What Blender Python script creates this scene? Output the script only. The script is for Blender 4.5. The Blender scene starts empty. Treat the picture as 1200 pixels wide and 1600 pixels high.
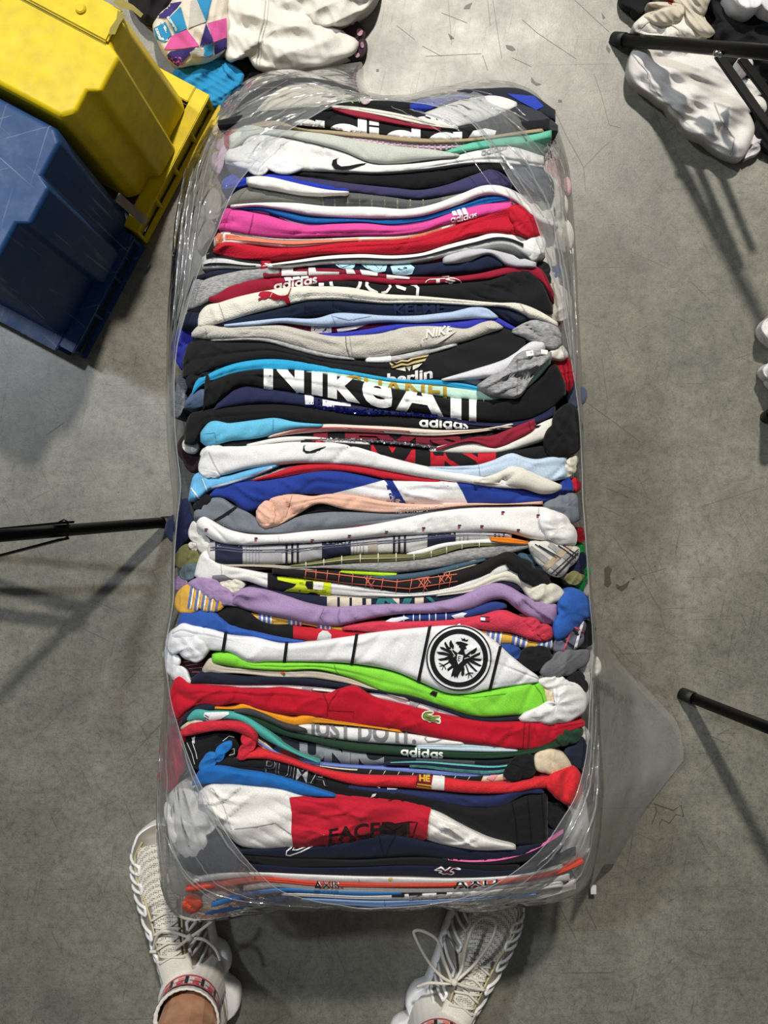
import bpy, bmesh, math, random
import numpy as np
from mathutils import Vector, Matrix
from mathutils.geometry import tessellate_polygon

# ---------------------------------------------------------------- camera, world, lamps, exposure
scene = bpy.context.scene
H = 1.20                 # camera height above the floor (m); it looks straight down
FPX = 1287.0             # focal length in pixels of the 1200 x 1600 frame
cam_data = bpy.data.cameras.new('camera')
cam_data.sensor_fit = 'VERTICAL'
cam_data.sensor_height = 36.0
cam_data.lens = FPX / 1600.0 * 36.0
cam_data.clip_start = 0.02
cam = bpy.data.objects.new('camera', cam_data)
cam.location = (0, 0, H)
scene.collection.objects.link(cam)
scene.camera = cam

world = bpy.data.worlds.new('hall')
scene.world = world
world.use_nodes = True
world.node_tree.nodes['Background'].inputs[0].default_value = (0.93, 0.97, 1.0, 1)
world.node_tree.nodes['Background'].inputs[1].default_value = 0.12

def lamp(name, loc, target, power, size, color):
    d = bpy.data.lights.new(name, 'AREA')
    d.shape = 'DISK'; d.size = size; d.energy = power; d.color = color
    o = bpy.data.objects.new(name, d)
    o.location = loc
    o.rotation_euler = (Vector(target) - Vector(loc)).to_track_quat('-Z', 'Y').to_euler()
    scene.collection.objects.link(o)
    return o
def spot(name, loc, target, power, radius, angle, color):
    d = bpy.data.lights.new(name, 'SPOT')
    d.energy = power; d.shadow_soft_size = radius; d.spot_size = math.radians(angle); d.spot_blend = 1.0; d.color = color
    o = bpy.data.objects.new(name, d); o.location = loc
    o.rotation_euler = (Vector(target) - Vector(loc)).to_track_quat('-Z', 'Y').to_euler()
    scene.collection.objects.link(o)
    return o
spot('hall_spotlight', (0.35, 2.75, 3.5), (0.40, 0.27, 0), 770, 0.11, 59, (1.0, 0.94, 0.84))
lamp('hall_lamp', (-2.06, 1.61, 3.5), (0, 0, 0), 72, 0.24, (0.86, 0.92, 1.0))
scene.view_settings.view_transform = 'Standard'
scene.view_settings.look = 'None'
scene.view_settings.gamma = 1.0
scene.view_settings.use_curve_mapping = False
scene.view_settings.exposure = 0.0

# ---------------------------------------------------------------- helpers
def W(px, py, z):
    "the point at height z that lies on the line of sight of pixel (px, py)"
    s = (H - z) / FPX
    return ((px - 600.0) * s, (800.0 - py) * s, z)

def lin(c):
    if isinstance(c, str):
        c = c.lstrip('#')
        c = [int(c[i:i + 2], 16) / 255 for i in (0, 2, 4)]
    return tuple(x / 12.92 if x <= 0.04045 else ((x + 0.055) / 1.055) ** 2.4 for x in c)

def node(nt, kind, **kw):
    n = nt.nodes.new(kind)
    for k, v in kw.items():
        setattr(n, k, v)
    return n

_mats = {}
def cloth(col, kind='jersey'):
    "woven / knitted cloth: colour with a little yarn variation, fine weave relief"
    key = (col, kind)
    if key in _mats: return _mats[key]
    m = bpy.data.materials.new('cloth_' + kind); m.use_nodes = True
    nt = m.node_tree; b = nt.nodes['Principled BSDF']
    rgb = lin(col)
    tc = node(nt, 'ShaderNodeTexCoord')
    nz = node(nt, 'ShaderNodeTexNoise'); nz.inputs['Scale'].default_value = 900 if kind != 'marl' else 520
    nz.inputs['Detail'].default_value = 3
    if kind == 'marl':
        mp = node(nt, 'ShaderNodeMapping'); mp.inputs['Scale'].default_value = (0.35, 1.6, 1)
        nt.links.new(tc.outputs['Object'], mp.inputs[0]); nt.links.new(mp.outputs[0], nz.inputs['Vector'])
    else:
        nt.links.new(tc.outputs['Object'], nz.inputs['Vector'])
    nb = node(nt, 'ShaderNodeTexNoise'); nb.inputs['Scale'].default_value = 28; nb.inputs['Detail'].default_value = 4
    nt.links.new(tc.outputs['Object'], nb.inputs['Vector'])
    lo, hi = ((0.55, 1.3) if kind == 'marl' else (0.84, 1.12))
    ramp = node(nt, 'ShaderNodeValToRGB')
    ramp.color_ramp.elements[0].position = 0.3; ramp.color_ramp.elements[1].position = 0.7
    ramp.color_ramp.elements[0].color = tuple(min(1, x * lo) for x in rgb) + (1,)
    ramp.color_ramp.elements[1].color = tuple(min(1, x * hi) for x in rgb) + (1,)
    nt.links.new(nz.outputs['Fac'], ramp.inputs[0])
    mix = node(nt, 'ShaderNodeMix', data_type='RGBA', blend_type='MULTIPLY'); mix.inputs[0].default_value = 0.25
    r2 = node(nt, 'ShaderNodeValToRGB')
    r2.color_ramp.elements[0].position = 0.35; r2.color_ramp.elements[1].position = 0.65
    r2.color_ramp.elements[0].color = (0.72, 0.72, 0.72, 1)
    nt.links.new(nb.outputs['Fac'], r2.inputs[0])
    nt.links.new(ramp.outputs[0], mix.inputs[6]); nt.links.new(r2.outputs[0], mix.inputs[7])
    nt.links.new(mix.outputs[2], b.inputs['Base Color'])
    b.inputs['Roughness'].default_value = 0.88 if kind != 'satin' else 0.5
    b.inputs['Specular IOR Level'].default_value = 0.2
    b.inputs['Sheen Weight'].default_value = 0.06
    bp = node(nt, 'ShaderNodeBump'); bp.inputs['Strength'].default_value = 0.25; bp.inputs['Distance'].default_value = 0.0006
    if kind == 'pique':
        vo = node(nt, 'ShaderNodeTexVoronoi'); vo.inputs['Scale'].default_value = 620
        nt.links.new(tc.outputs['Object'], vo.inputs['Vector'])
        nt.links.new(vo.outputs['Distance'], bp.inputs['Height']); bp.inputs['Strength'].default_value = 0.7
    else:
        ad = node(nt, 'ShaderNodeMath', operation='ADD')
        nw = node(nt, 'ShaderNodeTexNoise'); nw.inputs['Scale'].default_value = 120; nw.inputs['Detail'].default_value = 5
        nt.links.new(tc.outputs['Object'], nw.inputs['Vector'])
        nt.links.new(nz.outputs['Fac'], ad.inputs[0]); nt.links.new(nw.outputs['Fac'], ad.inputs[1])
        nt.links.new(ad.outputs[0], bp.inputs['Height'])
    nt.links.new(bp.outputs[0], b.inputs['Normal'])
    _mats[key] = m
    return m

def plain(name, col, rough=0.5, metal=0.0, spec=0.5):
    key = (name, col, rough)
    if key in _mats: return _mats[key]
    m = bpy.data.materials.new(name); m.use_nodes = True
    nt = m.node_tree; b = nt.nodes['Principled BSDF']
    rgb = lin(col)
    tc = node(nt, 'ShaderNodeTexCoord')
    nz = node(nt, 'ShaderNodeTexNoise'); nz.inputs['Scale'].default_value = 60; nz.inputs['Detail'].default_value = 6
    nt.links.new(tc.outputs['Object'], nz.inputs['Vector'])
    ramp = node(nt, 'ShaderNodeValToRGB')
    ramp.color_ramp.elements[0].position = 0.3; ramp.color_ramp.elements[1].position = 0.7
    ramp.color_ramp.elements[0].color = tuple(x * 0.86 for x in rgb) + (1,)
    ramp.color_ramp.elements[1].color = tuple(min(1, x * 1.1) for x in rgb) + (1,)
    nt.links.new(nz.outputs['Fac'], ramp.inputs[0]); nt.links.new(ramp.outputs[0], b.inputs['Base Color'])
    b.inputs['Roughness'].default_value = rough; b.inputs['Metallic'].default_value = metal
    b.inputs['Specular IOR Level'].default_value = spec
    _mats[key] = m
    return m

def link(name, verts, faces, mat, parent=None, origin=None, smooth=True):
    "one mesh object; vertices are given in world space, stored about the origin"
    if parent is not None:
        origin = parent['_org'] if '_org' in parent else tuple(parent.location)
    if origin is None: origin = (0, 0, 0)
    v = np.asarray(verts, dtype=float).reshape(-1, 3) - np.array(origin)
    me = bpy.data.meshes.new(name)
    me.from_pydata(v.tolist(), [], faces)
    if smooth:
        me.polygons.foreach_set('use_smooth', [True] * len(me.polygons))
    me.materials.append(mat)
    o = bpy.data.objects.new(name, me)
    scene.collection.objects.link(o)
    if parent is not None:
        o.parent = parent
        o['_org'] = tuple(origin)
    else:
        o.location = origin
        o['_org'] = tuple(origin)
    return o

def empty(name, loc, label, cat, group=None):
    o = bpy.data.objects.new(name, None)
    o.empty_display_size = 0.05
    o.location = loc; o['_org'] = tuple(loc)
    scene.collection.objects.link(o)
    tag(o, label, cat, group)
    return o

def tag(o, label, cat, group=None):
    o['label'] = label; o['category'] = cat
    if group: o['group'] = group
    return o

def pts(s):
    return [tuple(float(q) for q in p.split(',')) for p in s.split()]

def spline(p):
    "smooth monotone-safe curve y(x) through the points"
    x = np.array([q[0] for q in p], float); y = np.array([q[1] for q in p], float)
    if len(x) == 1: return lambda t: np.full_like(np.asarray(t, float), y[0])
    h = np.diff(x); h[h <= 0] = 1e-6
    d = np.diff(y) / h
    m = np.zeros(len(x)); m[0] = d[0]; m[-1] = d[-1]
    for i in range(1, len(x) - 1):
        m[i] = (d[i - 1] * h[i] + d[i] * h[i - 1]) / (h[i] + h[i - 1])
    def f(t):
        t = np.clip(np.asarray(t, float), x[0], x[-1])
        i = np.clip(np.searchsorted(x, t) - 1, 0, len(x) - 2)
        s = (t - x[i]) / h[i]
        return ((1 + 2 * s) * (1 - s) ** 2 * y[i] + s * (1 - s) ** 2 * h[i] * m[i]
                + s * s * (3 - 2 * s) * y[i + 1] + s * s * (s - 1) * h[i] * m[i + 1])
    return f

class Wave:
    "wrinkle field of packed cloth: slow swells, and narrow creases that come and go"
    def __init__(self, seed, kx=1.0, ky=1.0):
        r = random.Random(seed); self.s = []; self.c = []
        for k in range(3):
            self.s.append((6.283 / r.uniform(110, 300) * kx * r.choice((-1, 1)), 6.283 / r.uniform(34, 90) * ky * r.choice((-1, 1)), r.uniform(0, 6.28)))
        for k in range(3):
            a = r.uniform(0.5, 1.35) * r.choice((-1, 1)); l = r.uniform(46, 120)
            self.c.append((6.283 / l * math.sin(a) * kx, 6.283 / l * math.cos(a) * ky * 1.5, r.uniform(0, 6.28), r.uniform(.5, 1.1), r.uniform(60, 160), r.uniform(0, 6.28), r.choice((-1, -1, 1))))
    def __call__(self, px, py):
        z = 0
        for a, b, p in self.s: z = z + 0.22 * np.sin(a * px + b * py + p)
        for a, b, p, w, l, m, sg in self.c:
            q = np.sin(a * px + b * py + p + 0.7 * np.sin(px / l * 6.3 + m))
            mask = np.clip(1.6 * np.sin(px / l * 3.1 + py / 60 + m), 0, 1)
            z = z + sg * w * np.exp(-(q / 0.26) ** 2) * mask
        return z

class Folds:
    "large soft folds with creases, for cloth thrown on the floor"
    def __init__(self, seed, sc=1.0):
        r = random.Random(seed); a0 = r.uniform(0, 3.14); self.c = []
        for k in range(8):
            a = a0 + r.gauss(0, 0.45) if k < 5 else r.uniform(0, 3.14); l = r.uniform(38, 120) if k < 6 else r.uniform(20, 34)
            l = l * sc * r.uniform(.8, 1.25)
            self.c.append((6.283 / l * math.cos(a), 6.283 / l * math.sin(a), r.uniform(0, 6.28), r.uniform(.5, 1) * (1 if k < 6 else .35), r.uniform(.3, 1.2), r.uniform(60, 140) * sc))
    def __call__(self, px, py):
        z = 0
        for i, (a, b, p, w, q, l) in enumerate(self.c):
            t = np.sin(a * px + b * py + p + q * np.sin((px - py) / l * 3.1 + p))
            z = z + w * (1 - 2 * np.sqrt(t * t + 0.02) if i % 2 else t)
        return z / 4.0

def zbase(px, py):
    "height of the top of the packed bale: flat in the middle, falling to its ends and sides"
    px = np.asarray(px, float); py = np.asarray(py, float)
    z = 0.315 + 0 * px + 0 * py
    z = z - 0.045 * np.clip((300 - py) / 160, 0, 1.6) ** 2 - 0.05 * np.clip((py - 1270) / 140, 0, 1.5) ** 2
    z = z - 0.03 * np.clip((np.abs(px - 590) - 190) / 120, 0, 1.5) ** 2
    return z

class StripSurf:
    "top of a folded shirt standing on edge: the band between two traced edges, rolled over along its rim"
    def __init__(self, top, bot, lev=0, seed=0, wr=0.0016, rmax=0.008, lean=0.0):
        self.T = spline(top); self.B = spline(bot)
        self.x0 = min(top[0][0], bot[0][0]); self.x1 = max(top[-1][0], bot[-1][0])
        self.G = None
        self.lev = lev; self.w = Wave(seed); self.wr = wr; self.rmax = rmax; self.lean = lean
        rr = random.Random(seed * 3 + 1); self.v0 = rr.choice((0, rr.uniform(.45, .8), rr.uniform(.25, .5))); self.vp = rr.uniform(0, 6); self.vl = rr.uniform(70, 160)
    def __call__(self, px, py, off=0.0):
        px = np.asarray(px, float); py = np.asarray(py, float)
        ex = np.maximum(self.x0 - px, px - self.x1); ex = np.maximum(ex, 0)
        px = np.clip(px, self.x0, self.x1)
        t = self.T(px); b = np.maximum(self.B(px), t + 0.6)
        ey = np.maximum(np.maximum(t - py, py - b), 0)
        up = py < t
        pc = np.clip(py, t, b)
        th = (b - t) / 1450.0
        r = np.clip(th * 0.5, 0.0006, self.rmax)
        d = np.minimum(pc - t, b - pc) / 1450.0
        k = np.clip(1 - d / r, 0, 1)
        drop = r * (1 - np.sqrt(np.maximum(0, 1 - k * k)))
        de = np.minimum(px - self.x0, self.x1 - px) / 1450.0
        re = 0.006
        ke = np.clip(1 - de / re, 0, 1)
        drop = drop + re * 0.8 * (1 - np.sqrt(np.maximum(0, 1 - ke * ke)))
        v = (pc - t) / (b - t)
        wr = self.wr * self.w(px, pc) * np.clip(d / 0.004, 0, 1) * np.clip(th / 0.012, 0.15, 1.4) * (1 + 0.6 * np.exp(-de / 0.03))
        if self.v0:                       # the edge of an inner layer showing as a line along the fold
            vv = self.v0 + 0.10 * np.sin(px / 90.0 + self.vp)
            lay = np.clip(1.5 * np.sin(px / self.vl + self.vp) + .6, 0, 1)
            wr = wr - 0.0011 * np.exp(-((v - vv) * th / 0.0011) ** 2) * lay - 0.0012 * (v > vv) * lay * np.clip(d / 0.003, 0, 1)
        z = zbase(px, pc) + self.lev * 0.0045 + wr - drop + self.lean * (0.5 - v) * th
        if self.G is not None:            # sit exactly on the built mesh
            xs, vs, Zg = self.G
            i = np.clip(np.searchsorted(xs, px) - 1, 0, len(xs) - 2); j = np.clip(np.searchsorted(vs, v) - 1, 0, len(vs) - 2)
            a = np.clip((px - xs[i]) / (xs[i + 1] - xs[i]), 0, 1); c = np.clip((v - vs[j]) / (vs[j + 1] - vs[j]), 0, 1)
            z = Zg[i, j] * (1 - a) * (1 - c) + Zg[i + 1, j] * a * (1 - c) + Zg[i, j + 1] * (1 - a) * c + Zg[i + 1, j + 1] * a * c
        z = z - (ey + ex) / 1450.0 + off
        pc = pc + np.where(ey > 0, np.where(up, -off, off) * 1450.0, 0)
        s = (H - z) / FPX
        return np.stack([(px - 600) * s, (800 - pc) * s, z], -1)

class LumpSurf:
    "a bunched piece of cloth: dome over a traced outline"
    def __init__(self, outline, z0, h, seed=0, wr=0.003, power=0.24, c=None, kx=1.0, soft=False):
        self.c = c or (sum(p[0] for p in outline) / len(outline), sum(p[1] for p in outline) / len(outline))
        a = [(math.atan2(p[1] - self.c[1], p[0] - self.c[0]), math.hypot(p[0] - self.c[0], p[1] - self.c[1])) for p in outline]
        a.sort()
        th = np.array([q[0] for q in a]); r = np.array([q[1] for q in a])
        self.th = np.concatenate([th - 2 * math.pi, th, th + 2 * math.pi]); self.r = np.concatenate([r, r, r])
        self.G = None
        self.z0 = z0; self.h = h; self.w = Folds(seed, 0.42 if not soft else 1.0); self.wr = wr; self.p = power
    def R(self, th):
        f = np.interp(th, self.th, self.r)
        for d in (0.025, 0.05):
            f = f + np.interp(th + d, self.th, self.r) + np.interp(th - d, self.th, self.r)
        return f / 5.0
    def __call__(self, px, py, off=0.0):
        px = np.asarray(px, float); py = np.asarray(py, float)
        dx = px - self.c[0]; dy = py - self.c[1]
        th = np.arctan2(dy, dx); d = np.hypot(dx, dy); R = self.R(th)
        t = d / R
        e = np.maximum(d - R, 0)
        tc = np.minimum(t, 1); k = np.where(t > 1, 1 / np.maximum(t, 1e-6), 1)
        px = self.c[0] + dx * k; py = self.c[1] + dy * k
        z0 = self.z0(px, py) if callable(self.z0) else self.z0
        z = z0 + self.h * (1 - tc ** 2.4) ** self.p + self.wr * self.w(px, py) * np.clip((1 - tc) * 5, 0, 1)
        if self.G is not None:
            tg, n, Zg = self.G
            u = (th + math.pi) / (2 * math.pi) * n; i = np.floor(u).astype(int) % n; a = u - np.floor(u); i2 = (i + 1) % n
            j = np.clip(np.searchsorted(tg, tc) - 1, 0, len(tg) - 2); c = np.clip((tc - tg[j]) / (tg[j + 1] - tg[j]), 0, 1)
            z = Zg[j, i] * (1 - a) * (1 - c) + Zg[j, i2] * a * (1 - c) + Zg[j + 1, i] * (1 - a) * c + Zg[j + 1, i2] * a * c
        z = z - e / 1450.0 + off
        s = (H - z) / FPX
        return np.stack([(px - 600) * s, (800 - py) * s, z], -1)

def grid_faces(n, m, base=0, flip=False):
    f = []
    for i in range(n - 1):
        for j in range(m - 1):
            a = base + i * m + j
            q = (a, a + 1, a + m + 1, a + m)
            f.append(q[::-1] if flip else q)
    return f

def solid(name, top, ring, mat, zbot, parent=None, taper=0.92, faces=None, extra=None):
    "closes a top surface (vertices, perimeter index ring) with walls down to zbot"
    v = [tuple(p) for p in top]; f = list(faces)
    c = np.mean([v[i] for i in ring], axis=0)
    n = len(ring)
    prev = ring
    for lv, (zz, tp) in enumerate(((None, 1.0), (zbot, taper))):
        cur = []
        for i in ring:
            p = v[i]
            q = (c[0] + (p[0] - c[0]) * tp, c[1] + (p[1] - c[1]) * tp, (p[2] - 0.012) if zz is None else min(zz, p[2] - 0.014))
            cur.append(len(v)); v.append(q)
        for i in range(n):
            f.append((prev[i], prev[(i + 1) % n], cur[(i + 1) % n], cur[i]))
        prev = cur
    f.append(tuple(prev))
    org = None if parent is not None else (c[0], c[1], zbot)
    return link(name, v, f, mat, parent, org)

def fix_normals(o):
    bm = bmesh.new(); bm.from_mesh(o.data)
    bmesh.ops.recalc_face_normals(bm, faces=bm.faces)
    bm.to_mesh(o.data); bm.free()

def strip_mesh(name, S, mat, zbot=0.03, parent=None):
    L = S.x1 - S.x0
    n = int(max(16, L / 4.2)); wmax = float(np.max(S.B(np.linspace(S.x0, S.x1, 30)) - S.T(np.linspace(S.x0, S.x1, 30)))); m = int(min(36, max(11, wmax / 2.4)))
    e = 0.5 * (1 - np.cos(np.linspace(0, math.pi, n)))
    xs = S.x0 + L * (0.7 * np.linspace(0, 1, n) + 0.3 * e)
    vs = 0.5 * (1 - np.cos(np.linspace(0, math.pi, m)))
    PX = np.repeat(xs[:, None], m, 1)
    t = S.T(PX); b = np.maximum(S.B(PX), t + 0.6)
    PY = t + (b - t) * vs[None, :]
    P = S(PX, PY)
    S.G = (xs, vs, P[..., 2].copy())
    P = P.reshape(-1, 3)
    ring = [i * m for i in range(n)] + [(n - 1) * m + j for j in range(1, m)] + [i * m + m - 1 for i in range(n - 2, -1, -1)] + [j for j in range(m - 2, 0, -1)]
    o = solid(name, P, ring, mat, zbot, parent, 0.94, grid_faces(n, m))
    fix_normals(o)
    return o

def lump_mesh(name, S, mat, zbot, parent=None, n=72, rows=14, taper=0.9):
    th = np.linspace(-math.pi, math.pi, n, endpoint=False)
    R = S.R(th)
    ts = np.sin(np.linspace(0, math.pi / 2, rows + 1))[1:]
    PX = S.c[0] + np.cos(th)[None] * R[None] * ts[:, None]
    PY = S.c[1] + np.sin(th)[None] * R[None] * ts[:, None]
    P = S(PX, PY)
    c = S(np.array([S.c[0]]), np.array([S.c[1]])).reshape(-1, 3)
    S.G = (np.concatenate([[0.0], ts]), n, np.concatenate([np.full((1, n), c[0, 2]), P[..., 2]]))
    P = np.concatenate([P.reshape(-1, 3), c])
    f = []
    for i in range(rows - 1):
        for j in range(n):
            f.append((i * n + j, i * n + (j + 1) % n, (i + 1) * n + (j + 1) % n, (i + 1) * n + j))
    k = rows * n
    f += [(k, (j + 1) % n, j) for j in range(n)]
    ring = [(rows - 1) * n + j for j in range(n)]
    o = solid(name, P, ring, mat, zbot, parent, taper, f)
    fix_normals(o)
    return o

# ---- flat print, mapped on the cloth it is printed on --------------------------------
def poly_tris(poly):
    p3 = [Vector((p[0], p[1], 0)) for p in poly]
    return [tuple(poly[i] for i in t) for t in tessellate_polygon([p3])]

def stroke(p, w, closed=False):
    p = [np.array(q, float) for q in p]
    if closed: p = p + [p[0]]
    out = []
    L = []
    for i in range(len(p)):
        a = p[max(0, i - 1)]; b = p[min(len(p) - 1, i + 1)]
        if closed and i in (0, len(p) - 1): a, b = p[-2], p[1]
        d = b - a; d = d / (np.hypot(*d) + 1e-9)
        nn = np.array((-d[1], d[0])) * w / 2
        L.append((p[i] + nn, p[i] - nn))
    for (a, b), (c, d) in zip(L[:-1], L[1:]):
        out.append([tuple(a), tuple(c), tuple(d), tuple(b)])
    return out

def arc(cx, cy, rx, ry, a0=0, a1=360, n=40):
    return [(cx + rx * math.cos(math.radians(a0 + (a1 - a0) * i / n)), cy + ry * math.sin(math.radians(a0 + (a1 - a0) * i / n))) for i in range(n + 1)]

_txt = {}
def text_tris(s, bold=0.0):
    key = (s, bold)
    if key in _txt: return _txt[key]
    cu = bpy.data.curves.new('lettering', 'FONT'); cu.body = s; cu.offset = bold; cu.resolution_u = 4
    ob = bpy.data.objects.new('lettering', cu); scene.collection.objects.link(ob)
    dg = bpy.context.evaluated_depsgraph_get(); dg.update()
    me = bpy.data.meshes.new_from_object(ob.evaluated_get(dg))
    me.calc_loop_triangles()
    V = [(v.co.x, v.co.y) for v in me.vertices]
    tr = [tuple(V[i] for i in t.vertices) for t in me.loop_triangles]
    bpy.data.objects.remove(ob); bpy.data.curves.remove(cu); bpy.data.meshes.remove(me)
    _txt[key] = tr
    return tr

def text(s, base, cap, bold=0.02, slant=0.0):
    "letters along a base line (pixel points), cap height in pixels"
    tr = text_tris(s, bold)
    xs = [p[0] for t in tr for p in t]
    x0, x1 = min(xs), max(xs)
    f = spline(base); bx0, bx1 = base[0][0], base[-1][0]
    out = []
    for t in tr:
        q = []
        for (x, y) in t:
            u = bx0 + (x - x0) / (x1 - x0) * (bx1 - bx0) + slant * y / 0.7 * cap
            q.append((u, float(f(u)) - y / 0.7 * cap))
        out.append(q)
    return out

SPLIT = {'stripe', 'plaid', 'panel', 'triangle_print', 'emblem', 'patch', 'piping', 'floral_print', 'leaf_print', 'pattern', 'cuff', 'side_panel', 'trim', 'seam', 'cuff_line'}
def decal(name, S, polys, mat, parent, off=0.0012, cell=(6.0, 2.4), label=None):
    bm = bmesh.new()
    for p in polys:
        tris = [p] if len(p) == 3 else poly_tris(p)
        for t in tris:
            try: bm.faces.new([bm.verts.new((q[0], q[1], 0)) for q in t])
            except ValueError: pass
    if not bm.verts: bm.free(); return None
    bmesh.ops.remove_doubles(bm, verts=bm.verts, dist=0.02)
    xs = [v.co.x for v in bm.verts]; ys = [v.co.y for v in bm.verts]
    for lo, hi, st, nrm in ((min(xs), max(xs), cell[0], (1, 0, 0)), (min(ys), max(ys), cell[1], (0, 1, 0))):
        k = math.ceil(lo / st) * st
        while k < hi:
            if k > lo + 0.01:
                bmesh.ops.bisect_plane(bm, geom=bm.verts[:] + bm.edges[:] + bm.faces[:], plane_co=(nrm[0] * k, nrm[1] * k, 0), plane_no=nrm, dist=0.001)
            k += st
    V = np.array([(v.co.x, v.co.y) for v in bm.verts])
    P = S(V[:, 0], V[:, 1], off)
    bm.verts.index_update()
    F = [[v.index for v in f.verts] for f in bm.faces]
    bm.free()
    if name in SPLIT:
        par = list(range(len(P)))
        def find(a):
            while par[a] != a: par[a] = par[par[a]]; a = par[a]
            return a
        for f in F:
            for q in f[1:]: par[find(q)] = find(f[0])
        isl = {}
        for f in F: isl.setdefault(find(f[0]), []).append(f)
        if len(isl) > 1:
            for fs in isl.values():
                used = sorted({q for f in fs for q in f}); mp = {q: i for i, q in enumerate(used)}
                fin(link(name, P[used], [[mp[q] for q in f] for f in fs], mat, parent))
            return None
    o = fin(link(name, P, F, mat, parent))
    if label: o['label'] = label
    return o

def fin(o):
    me = o.data
    # let every face look up or outward
    bm = bmesh.new(); bm.from_mesh(me)
    fl = [f for f in bm.faces if f.normal.z < 0]
    bmesh.ops.reverse_faces(bm, faces=fl); bm.to_mesh(me); bm.free()
    return o

def geo(base, xs, xh, asc, st, follow=None):
    "round geometric lower-case letters a d i d a s; xs gives the left and right edge of each letter"
    f = spline(base); out = []
    for ch, (a, b) in zip('adidas', xs):
        y = lambda x, h: (x, float(f(x)) - h)
        w = b - a
        if ch in 'ad':
            cx, cy, rx, ry = (a + b) / 2 - st * .0, xh / 2, w / 2, xh / 2
            n = 26
            for k in range(n):
                t0, t1 = 2 * math.pi * k / n, 2 * math.pi * (k + 1) / n
                q = []
                for t, r in ((t0, 1), (t1, 1), (t1, 0), (t0, 0)):
                    R1 = rx - (0 if r else st); R2 = ry - (0 if r else st * .82)
                    q.append(y(cx + R1 * math.cos(t), cy + R2 * math.sin(t)))
                out.append(q)
            out.append([y(b - st, 0), y(b, 0), y(b, asc if ch == 'd' else xh), y(b - st, asc if ch == 'd' else xh)])
        elif ch == 'i':
            out.append([y(a, 0), y(b, 0), y(b, xh), y(a, xh)]); out.append([y(a, asc - (asc - xh) * .72), y(b, asc - (asc - xh) * .72), y(b, asc), y(a, asc)])
        else:
            p = [(a + w * u, xh * v) for u, v in ((.95, .80), (.6, .92), (.25, .88), (.12, .72), (.3, .57), (.7, .45), (.88, .28), (.75, .11), (.4, .08), (.05, .2))]
            out += [[y(*c) for c in q] for q in stroke(p, st * .8)]
    return out
def adidas(base, xh, asc=1.38, bold=1.0):
    x0, x1 = base[0][0], base[-1][0]; L = x1 - x0
    u = [(0, .185), (.205, .39), (.415, .465), (.49, .675), (.70, .885), (.905, 1.0)]
    return geo(base, [(x0 + a * L, x0 + b * L) for a, b in u], xh, xh * asc, L * .05 * bold)

def tube(name, path, r, mat, parent=None, n=10, cap=True, origin=None, close=False):
    P = [Vector(p) for p in path]
    rr = r if isinstance(r, (list, tuple)) else [r] * len(P)
    v, f = [], []
    up = Vector((0, 0, 1))
    prev = None
    for i, p in enumerate(P):
        a = P[i - 1] if (i or close) else P[0]; b = P[(i + 1) % len(P)] if (close or i < len(P) - 1) else P[i]
        d = (b - a).normalized()
        if prev is None:
            s = d.cross(up)
            if s.length < 1e-3: s = d.cross(Vector((1, 0, 0)))
            s.normalize()
        else:
            s = (prev - d * prev.dot(d)).normalized()
        prev = s
        t = d.cross(s)
        for k in range(n):
            ang = 2 * math.pi * k / n
            v.append(tuple(p + (s * math.cos(ang) + t * math.sin(ang)) * rr[i]))
    m = len(P)
    for i in range(m - 1 + (1 if close else 0)):
        for k in range(n):
            a = i * n + k; b = i * n + (k + 1) % n; c = ((i + 1) % m) * n + (k + 1) % n; e = ((i + 1) % m) * n + k
            f.append((a, b, c, e))
    if cap and not close:
        f.append(tuple(range(n))[::-1]); f.append(tuple((m - 1) * n + k for k in range(n)))
    o = link(name, v, f, mat, parent, origin)
    fix_normals(o)
    return o

def box_bm(bm, c, ax, ay, az, sx, sy, sz):
    c, ax, ay, az = (Vector(q) for q in (c, ax, ay, az))
    vs = [bm.verts.new(c + ax * (i * sx / 2) + ay * (j * sy / 2) + az * (k * sz / 2)) for i in (-1, 1) for j in (-1, 1) for k in (-1, 1)]
    for q in ((0, 1, 3, 2), (4, 6, 7, 5), (0, 4, 5, 1), (2, 3, 7, 6), (0, 2, 6, 4), (1, 5, 7, 3)):
        bm.faces.new([vs[i] for i in q])

def link_bm(name, bm, mat, parent=None, origin=None, bevel=0.0, smooth=False):
    if bevel:
        bmesh.ops.bevel(bm, geom=bm.edges[:], offset=bevel, segments=2, affect='EDGES', clamp_overlap=True)
    bmesh.ops.recalc_face_normals(bm, faces=bm.faces)
    bm.verts.index_update()
    v = [tuple(q.co) for q in bm.verts]; f = [[w.index for w in q.verts] for q in bm.faces]
    bm.free()
    return link(name, v, f, mat, parent, origin, smooth)

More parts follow.
